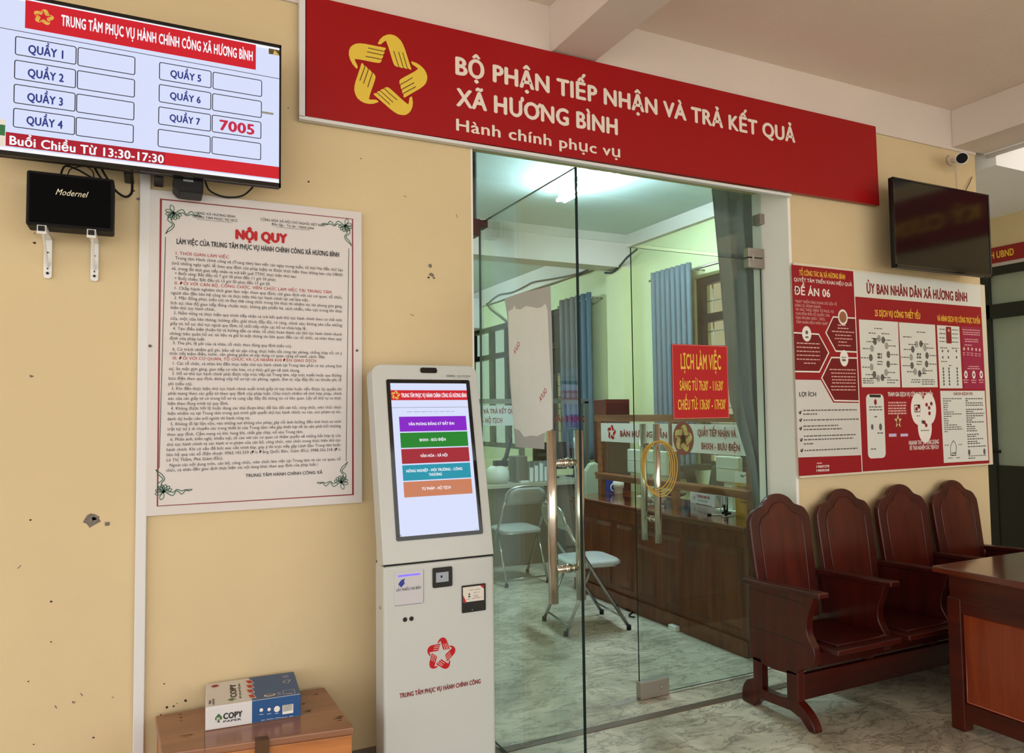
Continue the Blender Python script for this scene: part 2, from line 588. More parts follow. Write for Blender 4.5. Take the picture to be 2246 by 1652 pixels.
def arc_pts(pts, n=8):
    """Catmull-Rom through pts"""
    pts = [Vector(p) for p in pts]
    out = []
    for i in range(len(pts) - 1):
        p0 = pts[max(i - 1, 0)]; p1 = pts[i]; p2 = pts[i + 1]; p3 = pts[min(i + 2, len(pts) - 1)]
        for k in range(n):
            t = k / n
            out.append(0.5 * ((2 * p1) + (p2 - p0) * t + (2 * p0 - 5 * p1 + 4 * p2 - p3) * t * t + (3 * p1 - p0 - 3 * p2 + p3) * t ** 3))
    out.append(pts[-1])
    return out


# inks
I_RED = mat('ink_red', (180, 12, 22), 0.4, spec=0.3)
I_SIGNRED = mat('sign_red_vinyl', (152, 6, 14), 0.35, spec=0.3)
I_SIGNWHITE = mat('letter_white_vinyl', (226, 212, 200), 0.45)
I_GOLD = mat('emblem_yellow_vinyl', (222, 190, 62), 0.45)
I_BROWNLINE = mat('emblem_finger_line', (96, 60, 16), 0.5)
I_BLACK = mat('ink_black', (24, 22, 24), 0.5)
I_GREY = mat('ink_grey', (92, 88, 86), 0.5)
I_GREEN = mat('ink_green', (22, 84, 58), 0.5)
I_DKRED = mat('ink_dark_red', (128, 16, 22), 0.5)
I_WHITE = mat('ink_white', (228, 224, 216), 0.5)
I_YELLOW = mat('ink_yellow', (232, 186, 60), 0.5)
I_BLUE = mat('ink_blue', (22, 76, 132), 0.4)
PAPER = mat('paper_white', (228, 226, 222), 0.6)
WY = 3.08       # face of the long wall
DY = 3.28       # plane of the glass doors
IX = 4.8        # inner face of the office's far side wall
CZ = 3.47       # ceiling

# ================================================================== the setting
b = MB().box(-6, 6.7, -2.7, 13.2, -0.12, 0.0); structure('floor', b, M_FLOOR)
b = MB().box(-40, 40, -40, -2.72, -0.3, -0.14).box(-40, -6.02, -2.72, 40, -0.3, -0.14).box(6.72, 40, -2.72, 40, -0.3, -0.14)
structure('ground', b, mat('concrete_yard', (202, 198, 188), 0.9, var=0.1, vscale=0.6))
b = MB(); b.box(-6, 1.30, WY, 3.34, 0, CZ); b.box(1.30, 3.27, WY, 3.34, 2.80, CZ); b.box(3.27, 5.0, WY, 3.34, 0, CZ)
wall_front = structure('wall_front', b, M_WALL)
# plaster chips and holes in the cream wall
M_CHIP = mat('bare_render', (120, 112, 104), 0.9, var=0.3, vscale=60); M_HOLE = mat('drill_hole_dark', (44, 38, 34), 0.9)
fw = Flat((0, WY, 0), (1, 0, 0), (0, 0, 1))
for (x, y, r, m) in ((200, 1140, 15, M_CHIP), (206, 1138, 4, M_HOLE), (235, 1149, 5.5, M_CHIP), (112, 1320, 2.2, M_HOLE), (67, 1141, 2, M_HOLE), (69, 826, 3.5, M_CHIP), (76, 533, 3, M_HOLE),
                     (943, 583, 5, M_CHIP), (947, 603, 6, M_CHIP), (952, 610, 3, M_CHIP), (940, 609, 3, M_HOLE), (677, 399, 2.5, M_HOLE), (792, 348, 1.5, M_HOLE), (632, 237, 1.5, M_HOLE), (112, 1408, 1.5, M_HOLE),
                     (407, 1537, 3, M_HOLE), (366, 1552, 3, M_HOLE), (381, 1549, 2, M_HOLE), (360, 1500, 1.6, M_HOLE), (388, 1543, 1.2, M_HOLE), (353, 1568, 1.4, M_HOLE), (294, 419, 2, M_HOLE), (304, 437, 4, M_CHIP),
                     (205, 1618, 2, M_HOLE), (160, 1540, 1.5, M_HOLE), (62, 1495, 1.5, M_HOLE), (76, 512, 1.2, M_HOLE), (74, 1633, 1.5, M_HOLE)):
    u, v = fw.uv(x, y); k = r / 500.0
    fw.poly_uv([(u + k * random.uniform(.65, 1.25) * math.cos(a * .57), v + k * random.uniform(.5, 1.0) * math.sin(a * .57)) for a in range(11)], m, 1, 'paint_chip')
for (x, y, dx, dy) in ((38, 1247, 8, -7), (176, 1521, 5, 6), (160, 1543, 6, -4), (245, 1531, 4, -3), (120, 1548, 4, 6), (900, 690, 8, 3), (885, 430, 6, 2), (1000, 470, 3, 8)):
    fw.line([(x, y), (x + dx * .5, y + dy * .3), (x + dx, y + dy)], 0.003, M_CHIP, 1, 'paint_chip')
for o in fw.build(wall_front).values(): pass

structure('trim_1', MB().box(-6, 4.995, WY - 0.012, WY + 0.02, 3.205, CZ), M_WHITEP)                # white band under the ceiling
structure('ceiling', MB().box(-6, 5.1, -2.7, 3.2, CZ, CZ + 0.15), M_CEIL)
structure('ceiling', MB().box(0, 5.0, 3.2, 13.2, CZ, CZ + 0.15), M_CEILIN)
structure('sun_block_upper', MB().box(-6, 6.7, 3.36, 13.2, CZ + .16, 10.0), M_WALL)  # unseen block above the office, added to keep sun off hall and passage
structure('trim_2', MB().box(1.716, 1.962, -2.7, WY - 0.012, 3.237, CZ), M_WHITEP, bevel=0.004)    # ceiling beam across the hall
structure('trim_3', MB().box(4.745, 5.10, -2.7, WY - 0.012, 3.222, CZ), M_WHITEP, bevel=0.004)     # second ceiling beam by the wall end
structure('trim_4', MB().box(1.30, 3.27, 3.05, 3.10, 0.0, 0.004), mat('brown_threshold_stone', (96, 78, 62), 0.4, var=0.2, vscale=12))
# white reveal of the doorway, and its left counterpart
structure('trim_5', MB().box(3.252, 3.272, WY - 0.008, 3.35, 0, 2.80), M_JAMB)
structure('trim_6', MB().box(1.299, 1.31, WY + 0.002, 3.35, 0, 2.80), M_JAMB)
# plastic cable trunking down the wall
structure('trim_7', MB().box(-0.046, -0.010, WY - 0.022, WY - 0.001, 0, 2.42), M_TRUNK, bevel=0.003)
# low painted skirting
structure('baseboard_front', MB().box(-6, 1.295, WY - 0.006, WY + 0.01, 0, 0.135).box(3.29, 5.0, WY - 0.006, WY + 0.01, 0, 0.135), mat('grey_skirting', (112, 100, 84), 0.5, var=0.1, vscale=8))

# the passage beyond the wall end: doors and a wall running towards the camera
b = MB()
for y0, y1 in ((-2.7, 0.55), (1.65, 2.6), (4.0, 4.6)): b.box(6.5, 6.7, y0, y1, 0, 6.0)
b.box(6.5, 6.7, 0.55, 1.65, 2.75, 6.0); b.box(6.5, 6.7, 2.6, 4.0, 2.70, 6.0)
structure('wall_side', b, M_WALL)
structure('ceiling', MB().box(5.1, 6.7, 3.0, 4.6, 3.13, 3.42), mat('bright_white_plaster', (232, 234, 236), 0.7))
M_FROST = mat('frosted_grey_glass', (150, 158, 142), 0.25, var=0.04, vscale=6)
for n, (y0, y1) in (('door_3', (2.6, 4.0)), ('door_4', (0.55, 1.65))):
    b = MB()
    zt = 2.72 if n == 'door_4' else 2.70
    b.box(6.46, 6.56, y0, y1, zt - .07, zt).box(6.46, 6.56, y0, y1, 2.26, 2.38)
    b.box(6.46, 6.56, y0, y0 + 0.09, 0, zt).box(6.46, 6.56, y1 - 0.09, y1, 0, zt)
    b.box(6.47, 6.55, y0, y1, 0, 1.012).box(6.47, 6.55, (y0 + y1) / 2 - .05, (y0 + y1) / 2 + .05, 0, 2.30)
    d = structure(n, b, mat('black_brown_aluminium', (22, 22, 18), 0.45))
    structure('pane', MB().box(6.50, 6.515, y0 + .08, y1 - .08, 1.0, 2.66), M_FROST, d)
    structure('handle', MB().box(6.43, 6.47, y1 - 0.13, y1 - 0.02, 1.115, 1.14), M_BLACK, d)

# glass entrance: transom pane above, two leaves below
b = MB().box(1.31, 3.252, DY - .005, DY + .005, 2.405, 2.80)
win1 = structure('window_1', b, M_GLASS)
structure('clip', MB().box(3.215, 3.252, DY - .03, DY + .03, 2.60, 2.66), M_BRUSHED, win1)


def leaf(name, x0, x1, y0, y1, z0, z1, thin):
    """thick glass sheet with green edges"""
    b = MB().box(x0, x1, y0, y1, z0, z1)
    # faces order: bottom, top, y0, y1, x0, x1
    big = (4, 5) if thin == 'X' else (2, 3)
    for i in range(6): b.mi[i] = 0 if i in big else 1
    return structure(name, b, [M_GLASS, M_GEDGE])


def pull(parent, cx, cy, axis, z0, z1, off):
    b = MB()
    for s in (-1, 1):
        x, y = (cx + s * off, cy) if axis == 'X' else (cx, cy + s * off)
        b.cyl((x, y, z0), (x, y, z1), 0.0185, 18)
    h = structure('handle', b, M_STEEL, parent)
    for z in (z0 + (z1 - z0) * .19, z0 + (z1 - z0) * .81):
        c = MB()
        d = Vector((1, 0, 0)) if axis == 'X' else Vector((0, 1, 0))
        o = Vector((cx, cy, z))
        c.cyl(o - d * off, o + d * off, 0.011, 14); c.cyl(o - d * .012, o + d * .012, 0.017, 14); c.cyl(o - d * .028, o - d * .02, 0.015, 14); c.cyl(o + d * .02, o + d * .028, 0.015, 14)
        structure('standoff', c, M_STEEL, h)


door1 = leaf('door_1', 1.415, 1.427, 2.357, 3.262, 0.012, 2.418, 'X')
door1['label'] = 'left glass leaf swung open towards us'
pull(door1, 1.421, 2.468, 'X', 0.79, 1.432, 0.06)
structure('patch_fitting', MB().box(1.33, 1.398, 3.20, 3.275, 2.345, 2.425).box(1.40, 1.442, 3.21, 3.275, 2.39, 2.425), mat('metal_red_reflection_tint', (70, 40, 34), 0.3, metal=0.5), door1, bevel=0.003)  # red-brown of the sign's reflection is put into this metal's colour
door2 = leaf('door_2', 2.312, 3.238, DY - .005, DY + .005, 0.012, 2.385, 'Y')
door2['label'] = 'right glass leaf standing closed'
pull(door2, 2.412, DY, 'Y', 0.81, 1.435, 0.06)
b = MB().box(3.128, 3.252, DY - .022, DY + .022, 2.335, 2.392).box(3.128, 3.252, DY - .022, DY + .022, 2.398, 2.452)
b.box(3.155, 3.17, DY - .026, DY - .02, 2.37, 2.42)
structure('patch_fitting', b, M_BRUSHED, door2, bevel=0.003)
b = MB().box(2.306, 2.49, DY - .022, DY + .022, 0.003, 0.092); b.cyl((2.44, DY - .03, .05), (2.44, DY - .02, .05), .012, 14)
structure('patch_fitting', b, M_BRUSHED, door2, bevel=0.003)
structure('trim_8', MB().box(2.13, 2.30, DY - .02, DY + .02, 0.0, 0.0025), M_BRUSHED)             # lock keep in the floor

# office behind the glass
b = MB()
for y0, y1 in ((3.34, 4.55), (5.75, 7.78), (8.75, 9.6), (11.7, 13.0)): b.box(IX, 5.0, y0, y1, 0, CZ)
WINS = ((4.55, 5.75, 0.95, 2.80), (7.78, 8.75, 0.98, 2.87), (9.6, 11.7, 0.98, 2.87))
for y0, y1, z0, z1 in WINS:
    b.box(IX, 5.0, y0, y1, 0, z0); b.box(IX, 5.0, y0, y1, z1, CZ)
structure('wall_right', b, M_WALLIN)
structure('wall_back', MB().box(0.2, 5.0, 13.0, 13.2, 0, CZ), M_WALLIN)
structure('wall_left', MB().box(0.0, 0.2, 3.34, 13.2, 0, CZ), M_WALLIN)
structure('trim_9', MB().box(0.2, IX, 6.8, 7.05, 3.10, CZ), M_WHITEP)                                # beam across the office
structure('trim_10', MB().box(4.66, IX, 6.78, 7.1, 0, 3.10), M_WALLIN)                                # pilaster under the beam
structure('trim_11', MB().box(4.74, IX, 3.34, 6.8, 3.33, CZ).box(4.74, IX, 7.05, 13, 3.22, CZ), M_WHITEP)
M_WINFROST = glass('greenish_obscured_glass', (0.42, 0.50, 0.44), 0.6)
for k, (y0, y1, z0, z1) in enumerate(WINS):
    b = MB(); x0, x1 = 4.83, 4.90
    for ya, yb in ((y0, y0 + .07), (y1 - .07, y1)): b.box(x0, x1, ya, yb, z0, z1)
    for za, zb in ((z0, z0 + .07), (z1 - .07, z1)): b.box(x0, x1, y0, y1, za, zb)
    b.box(x0, x1, y0, y1, 2.36, 2.44)
    nm = 2 if k == 2 else 1
    for j in range(1, nm + 1):
        yc = y0 + (y1 - y0) * j / (nm + 1) if k < 2 else (10.15, 10.72)[j - 1]
        b.box(x0, x1, yc - .05, yc + .05, z0, z1)
    w = structure('window_%d' % (k + 2), b, M_DARKMETAL)
    structure('pane', MB().box(4.862, 4.868, y0 + .05, y1 - .05, z0 + .05, z1 - .05), (M_WINGLASS, M_WINGLASS, M_WINFROST)[k], w)
    if k < 2:
        b = MB(); z = z0 + .13
        while z < z1 - .1:
            b.cyl((4.93, y0, z), (4.93, y1, z), .007, 6); z += .15
        for j in range(5): b.cyl((4.93, y0 + (j + .5) * (y1 - y0) / 5, z0), (4.93, y0 + (j + .5) * (y1 - y0) / 5, z1), .007, 6)
        structure('grille', b, mat('cream_painted_steel', (196, 190, 170), 0.5), w)
    if k == 1:
        structure('panel', MB().box(4.845, 4.855, y0 + .07, y1 - .07, 2.02, 2.80), M_DARKMETAL, w)
# house seen through the office windows
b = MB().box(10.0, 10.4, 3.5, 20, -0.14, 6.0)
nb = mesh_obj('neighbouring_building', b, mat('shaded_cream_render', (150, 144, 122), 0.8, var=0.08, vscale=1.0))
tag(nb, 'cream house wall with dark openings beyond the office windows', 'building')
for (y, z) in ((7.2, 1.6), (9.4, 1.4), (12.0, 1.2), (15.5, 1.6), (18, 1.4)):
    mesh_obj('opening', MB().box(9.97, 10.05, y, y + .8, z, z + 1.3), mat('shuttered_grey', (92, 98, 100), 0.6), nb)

# ================================================================== red name sign over the entrance
f = Flat((0.556, 3.036, 2.728), (1, 0, 0), (0, 0, 1))
t = thing('name_sign', (2.26, 3.055, 2.72), 'long red sign with yellow hand star emblem and white lettering above the glass entrance', 'sign')
b = MB().hexa([(0.556, 3.036, 2.722), (3.976, 3.036, 2.738), (3.968, 3.036, 3.226), (0.557, 3.036, 3.230),
               (0.556, 3.062, 2.722), (3.976, 3.062, 2.738), (3.968, 3.062, 3.226), (0.557, 3.062, 3.230)])
mesh_obj('sign_board', b, I_SIGNRED, t)
b = MB().box(0.53, 0.553, 3.04, 3.068, 2.72, 3.23).box(0.53, 3.25, 3.04, 3.068, 2.708, 2.722)
mesh_obj('frame', b, M_TRUNK, t)
zA, zB = ZV(660, 0, 3.509), ZV(1280, 160, 3.403)
f.text('BỘ PHẬN TIẾP NHẬN VÀ TRẢ KẾT QUẢ', zA(1195, 570), zB(1575, 0)[0], 37, I_SIGNWHITE, bold=.042)
f.text('XÃ HƯƠNG BÌNH', zA(1200, 812), zB(250, 0)[0], 37, I_SIGNWHITE, bold=.042)
f.text('Hành chính phục vụ', zA(1197, 1003), zB(270, 0)[0], 25, I_SIGNWHITE, bold=.02)
f.emblem((849.8, 163.6), .1795, I_GOLD, I_BROWNLINE)
f.build(t)

# ================================================================== queue display
zt = ZV(0, 0, 3.509)
S_BG = mat('screen_pale_blue', (214, 222, 250), 0.3, emit=1.0)
S_WHITE = mat('screen_white', (246, 246, 252), 0.3, emit=1.0)
S_RED = mat('screen_red', (206, 18, 34), 0.3, emit=1.0)
S_DKRED = mat('screen_dark_red', (168, 10, 34), 0.3, emit=1.0)
S_NAVY = mat('screen_navy', (44, 56, 130), 0.3, emit=1.0)
S_BLACK = mat('screen_black', (22, 26, 42), 0.3)
S_GOLD = mat('screen_gold', (226, 176, 74), 0.3, emit=1.0)
S_CRIM = mat('screen_crimson', (196, 32, 66), 0.3, emit=1.0)
t = thing('television', (-0.01, 2.96, 2.37), 'large lit television showing the numbered counters board on the cream wall', 'television')
b = MB().box(-0.485, 0.437, 2.905, 2.935, 2.372, 2.928).box(-0.40, 0.36, 2.935, 2.985, 2.42, 2.86)
mesh_obj('housing', b, M_BLACK, t, bevel=0.006)
b = MB().prism([(-0.485, 2.372), (0.437, 2.372), (0.437, 2.388), (-0.485, 2.388)], 'Y', 2.897, 2.906)
mesh_obj('bezel', b.box(.430, .437, 2.897, 2.906, 2.372, 2.928).box(-.485, .437, 2.897, 2.906, 2.916, 2.928).box(-.485, -.477, 2.897, 2.906, 2.372, 2.928), M_GLOSSBLACK, t)
mesh_obj('wall_bracket', MB().box(-.15, .12, 2.984, 3.078, 2.52, 2.76), M_BLACK, t)
f = Flat((-0.477, 2.9015, 2.388), (1, 0, 0), (0, 0, 1))
mesh_obj('screen', MB().add([f.at(0, 0), f.at(.907, 0), f.at(.907, .528), f.at(0, .528)], [(0, 1, 2, 3)]), S_BG, t, recalc=False)
f.poly_uv([(0, .517), (.907, .517), (.907, .528), (0, .528)], S_WHITE)
f.rect((56, 0), (561, 153.5), S_RED, 2)
f.line([zt(0, 213), zt(2153, 608)], .0022, S_BLACK)
rows = [((121, 280), (584, 497)), ((115, 462), (580, 678)), ((110, 648), (577, 858)), ((106, 833), (573, 1038)),
        ((602, 365), (1037, 577)), ((597, 543), (1034, 750)), ((592, 723), (1030, 925)), ((588, 903), (1025, 1100)),
        ((1229, 480), (1624, 678)), ((1226, 650), (1622, 845)), ((1222, 822), (1620, 1012)), ((1218, 995), (1617, 1180)),
        ((1640, 555), (2013, 745)), ((1637, 720), (2011, 907)), ((1634, 885), (2008, 1068)), ((1632, 1053), (2006, 1232))]
for a, c in rows: f.box(zt(*a), zt(*c), .003, S_BLACK, 2, rad=.006)
for n, x, y, x1, cap in ((1, 220, 408, 485, 62), (2, 216, 590, 488, 60), (3, 212, 776, 482, 60), (4, 206, 955, 480, 60), (5, 1313, 592, 1546, 52), (6, 1310, 760, 1542, 50), (7, 1307, 930, 1538, 50)):
    f.text('QUẦY %d' % n, zt(x, y), zt(x1, 0)[0], cap / 3.509, S_NAVY, bold=.042)
f.text('7005', zt(1693, 1000), zt(1953, 0)[0], 76 / 3.509, S_CRIM, bold=.04)
f.text('TRUNG TÂM PHỤC VỤ HÀNH CHÍNH CÔNG XÃ HƯƠNG BÌNH', zt(473, 196), zt(1943, 0)[0], 80 / 3.509, S_WHITE, bold=.035)
f.poly_uv([(0, .0), (.907, .0), (.907, .012), (0, .012)], S_WHITE, 1)
u0, v0 = f.uv(*zt(45, 1015)); u1, v1 = f.uv(*zt(2143, 1378)); vb = f.uv(*zt(45, 1122))[1]
f.poly_uv([(u0, vb), (f.uv(*zt(1270, 1300))[0], vb), (f.uv(*zt(1270, 1300))[0], v0), (u0, v0)], S_DKRED, 2)
f.poly_uv([(f.uv(*zt(1270, 1300))[0], vb), (.907, vb), (.907, v0), (f.uv(*zt(1270, 1300))[0], v0)], S_RED, 2)
f.text('Buổi Chiều Từ 13:30-17:30', zt(76, 1112), zt(1258, 0)[0], 66 / 3.509, S_WHITE, bold=.03)
f.emblem(zt(336, 132), .0272, S_GOLD, mat('screen_brown', (150, 84, 30), .3, emit=1.0), sx=1.1)
f.build(t)
f2 = Flat((-0.477, 2.9005, 2.388), (1, 0, 0), (0, 0, 1))
f2.rect(zt(2068, 372), zt(2160, 432), mat('gold_sticker', (92, 78, 40), .3), 1, 'sticker'); f2.poly([zt(2100, 420), zt(2112, 384), zt(2150, 428)], mat('pale_gold_sticker', (214, 190, 120), .3), 2, 'sticker')
f2.rect(zt(2016, 856), zt(2104, 886), mat('grey_sticker', (150, 150, 148), .4), 1, 'sticker')
f2.rect((-8, 260), (11, 322), PAPER, 1, 'sticker'); f2.rect((-8, 272), (11, 298), mat('energy_green', (34, 110, 60), .4), 2, 'sticker')
f2.build(t)

# small things under the display
def box_thing(name, x0, x1, y0, y1, z0, z1, m, label, cat, bevel=.004, group=None):
    o = mesh_obj(name, MB().box(x0, x1, y0, y1, z0, z1), m, bevel=bevel)
    return tag(o, label, cat, group)


# adapters just under the display, set-top box, cables
a0 = P(271, 372, 'Y', 2.95); a1 = P(293, 383, 'Y', 2.95)
box_thing('power_adapter', a0.x, a1.x, 2.95, 3.075, a1.z, 2.38, M_BLACK, 'black plug adapter under the lit television with a thick looping cable', 'adapter')
a0 = P(338, 378, 'Y', 2.95); a1 = P(359, 391, 'Y', 2.95)
t = box_thing('power_adapter', a0.x, a1.x, 2.95, 3.075, a1.z, 2.38, M_BLACK, 'black plug adapter under the lit television between trunking and streaming box', 'adapter')
a0 = P(380, 384, 'Y', 2.93); a1 = P(446, 425, 'Y', 2.93)
t = thing('set_top_box', ((a0.x + a1.x) / 2, 2.95, a1.z), 'small black streaming box hanging below the lit television', 'set top box')
b = MB().prism([(a0.x, 2.375), (a0.x, a1.z + .018), (a0.x + .02, a1.z), (a1.x, a1.z), (a1.x, 2.375)], 'Y', 2.93, 3.04)
mesh_obj('case', b, M_BLACK, t, bevel=.005)
ff = Flat((a0.x, 2.929, a1.z), (1, 0, 0), (0, 0, 1)); ff.rect((402, 393), (424, 400), mat('logo_grey', (120, 122, 126), .4), 1, 'logo'); ff.build(t)


def cord(name, pts, r, m, label, cat='cable', group=None):
    o = mesh_obj(name, MB().tube(arc_pts(pts, 8), r, 8), m)
    return tag(o, label, cat, group)


cord('power_cable', [P(450, 396, 'Y', 3.0), P(460, 418, 'Y', 3.02), P(492, 432, 'Y', 3.04), P(530, 430, 'Y', 3.04), P(553, 412, 'Y', 3.02), P(557, 400, 'Y', 2.99)], .0035, M_BLACK,
     'black cable looping from the streaming box back up behind the television')
cord('speaker_cable', [P(288, 380, 'Y', 3.0), P(290, 405, 'Y', 3.02), P(288, 424, 'Y', 3.04), P(276, 432, 'Y', 3.04), P(260, 424, 'Y', 3.03), P(248, 412, 'Y', 3.0)], .0045, M_BLACK,
     'thick black cable looping from the adapter to the side of the loudspeaker')
cord('signal_cable', [P(133, 388, 'Y', 3.02), P(137, 372, 'Y', 3.03), P(146, 364, 'Y', 3.03), P(170, 372, 'Y', 3.04), P(196, 387, 'Y', 3.04), P(206, 392, 'Y', 3.02)], .0035, M_BLACK,
     'black cable arching high over the loudspeaker below the television')
cord('signal_cable', [P(148, 386, 'Y', 3.05), P(154, 372, 'Y', 3.05), P(172, 366, 'Y', 3.05), P(190, 366, 'Y', 3.05), P(203, 376, 'Y', 3.05), P(206, 390, 'Y', 3.04)], .002, M_BLACK,
     'thin black cable curled above the loudspeaker')
cord('signal_cable', [P(205, 362, 'Y', 3.0), P(212, 376, 'Y', 3.02), P(222, 392, 'Y', 3.03)], .004, M_BLACK, 'black cable dropping from the television onto the loudspeaker beside the curled cable')
cord('signal_cable', [P(219, 362, 'Y', 3.0), P(227, 378, 'Y', 3.02), P(238, 396, 'Y', 3.03)], .004, M_BLACK, 'black cable dropping from the television to the loudspeaker end by the trunking')

# ================================================================== loudspeaker on its two brackets
t = thing('loudspeaker', (-.254, 2.95, 2.148), 'black loudspeaker with silver script lettering on two white brackets', 'loudspeaker')
mesh_obj('cabinet', MB().box(-.382, -.124, 2.90, 2.995, 2.148, 2.333), mat('black_leatherette', (13, 12, 13), .6, spec=.2, bump=.3, bscale=400), t, bevel=.007)
mesh_obj('grille', MB().box(-.372, -.134, 2.896, 2.902, 2.158, 2.323), mat('black_mesh_cloth', (5, 5, 6), .9, spec=.1), t)
f = Flat((-.382, 2.8955, 2.148), (1, 0, 0), (0, 0, 1)); zs = ZV(0, 340, 3.509)
f.text('Modernel', zs(428, 305), zs(682, 0)[0], 46 / 3.509, mat('silver_script', (226, 216, 190), .3), bold=.004, shear=.42)
f.build(t)
for k, (x, lab) in enumerate(((-.335, 'white steel shelf bracket under the loudspeaker end farther from the trunking'), (-.190, 'white steel shelf bracket under the loudspeaker end closer to the trunking'))):
    t = thing('shelf_bracket', (x, 3.08, 1.998), lab, 'bracket', None)
    b = MB().prism(rounded(x - .0125, x + .0125, 1.998, 2.148, .01), 'Y', 3.066, 3.079)
    mesh_obj('wall_plate', b, M_WHITE, t)
    b = MB().box(x - .0125, x + .0125, 2.893, 3.075, 2.135, 2.1475)
    b.hexa([(x - .0135, 2.887, 2.118), (x + .0135, 2.887, 2.118), (x + .0135, 2.893, 2.148), (x - .0135, 2.893, 2.148), (x - .0135, 2.893, 2.118), (x + .0135, 2.893, 2.118), (x + .0135, 2.900, 2.148), (x - .0135, 2.900, 2.148)])
    mesh_obj('arm', b, M_WHITE, t)
    mesh_obj('tip_hole_dark', MB().box(x - .0095, x + .0095, 2.8835, 2.8885, 2.127, 2.144), M_BLACK, t)  # black block puts the dark of the tip's hole on its front
    mesh_obj('brace', MB().hexa([(x - .003, 2.92, 2.134), (x + .003, 2.92, 2.134), (x + .003, 2.93, 2.136), (x - .003, 2.93, 2.136), (x - .003, 3.066, 2.035), (x + .003, 3.066, 2.035), (x + .003, 3.066, 2.05), (x - .003, 3.066, 2.05)]), M_WHITE, t)
    b = MB()
    for z in (2.016, 2.032, 2.09): b.cyl((x, 3.062, z), (x, 3.067, z), .0045 if z < 2.02 else .0025, 10)
    mesh_obj('screw', b, M_BLACK, t)

# ================================================================== rules board
t = thing('notice_board', (.39, 3.06, 1.14), 'white printed rules board in a red border below the lit television', 'notice board')
mesh_obj('panel', MB().box(-.012, .79, 3.058, 3.078, 1.14, 2.355), mat('white_notice_panel', (208, 202, 200), .4, var=.02, vscale=5), t)
z1, z2 = ZV(300, 400, 4.319), ZV(300, 760, 4.2365)
f = Flat((-.012, 3.058, 1.14), (1, 0, 0), (0, 0, 1)); f.merge = True
I_SERIF = mat('print_brown_black', (58, 42, 42), .5); I_HEAD = mat('print_heading_red', (166, 40, 34), .5)
f.box((353, 437), (774, 1085), .0045, I_DKRED, 2)
f.line([(363, 520), (349, 1027)], .0022, I_BLACK); f.line([(765, 545), (759, 1012)], .0022, I_BLACK)
f.text('UBND XÃ HƯƠNG BÌNH', z1(553, 300), z1(930, 0)[0], 5.2, I_BLACK, bold=.012)
f.text('TRUNG TÂM PHỤC VỤ HCC', z1(525, 335), z1(955, 0)[0], 5.4, I_BLACK, bold=.012)
u, v = f.uv(*z1(570, 350)); u1 = f.uv(*z1(908, 382))[0]; f.line_uv([(u, v), (u1, v)], .0012, I_BLACK)
f.text('CỘNG HÒA XÃ HỘI CHỦ NGHĨA VIỆT NAM', z1(1172, 362), z1(1780, 0)[0], 5.4, I_BLACK, bold=.012)
f.text('Độc lập - Tự do - Hạnh phúc', z1(1278, 408), z1(1680, 0)[0], 5.4, I_BLACK, bold=.012)
u, v = f.uv(*z1(1322, 424)); u1 = f.uv(*z1(1635, 455))[0]; f.line_uv([(u, v), (u1, v)], .0012, I_BLACK)
f.text('NỘI QUY', z1(942, 535), z1(1418, 0)[0], 19.5, I_RED, bold=.085)
f.text('LÀM VIỆC CỦA TRUNG TÂM PHỤC VỤ HÀNH CHÍNH CÔNG XÃ HƯƠNG BÌNH', z1(378, 583), z1(1915, 0)[0], 11, I_BLACK, bold=.035)
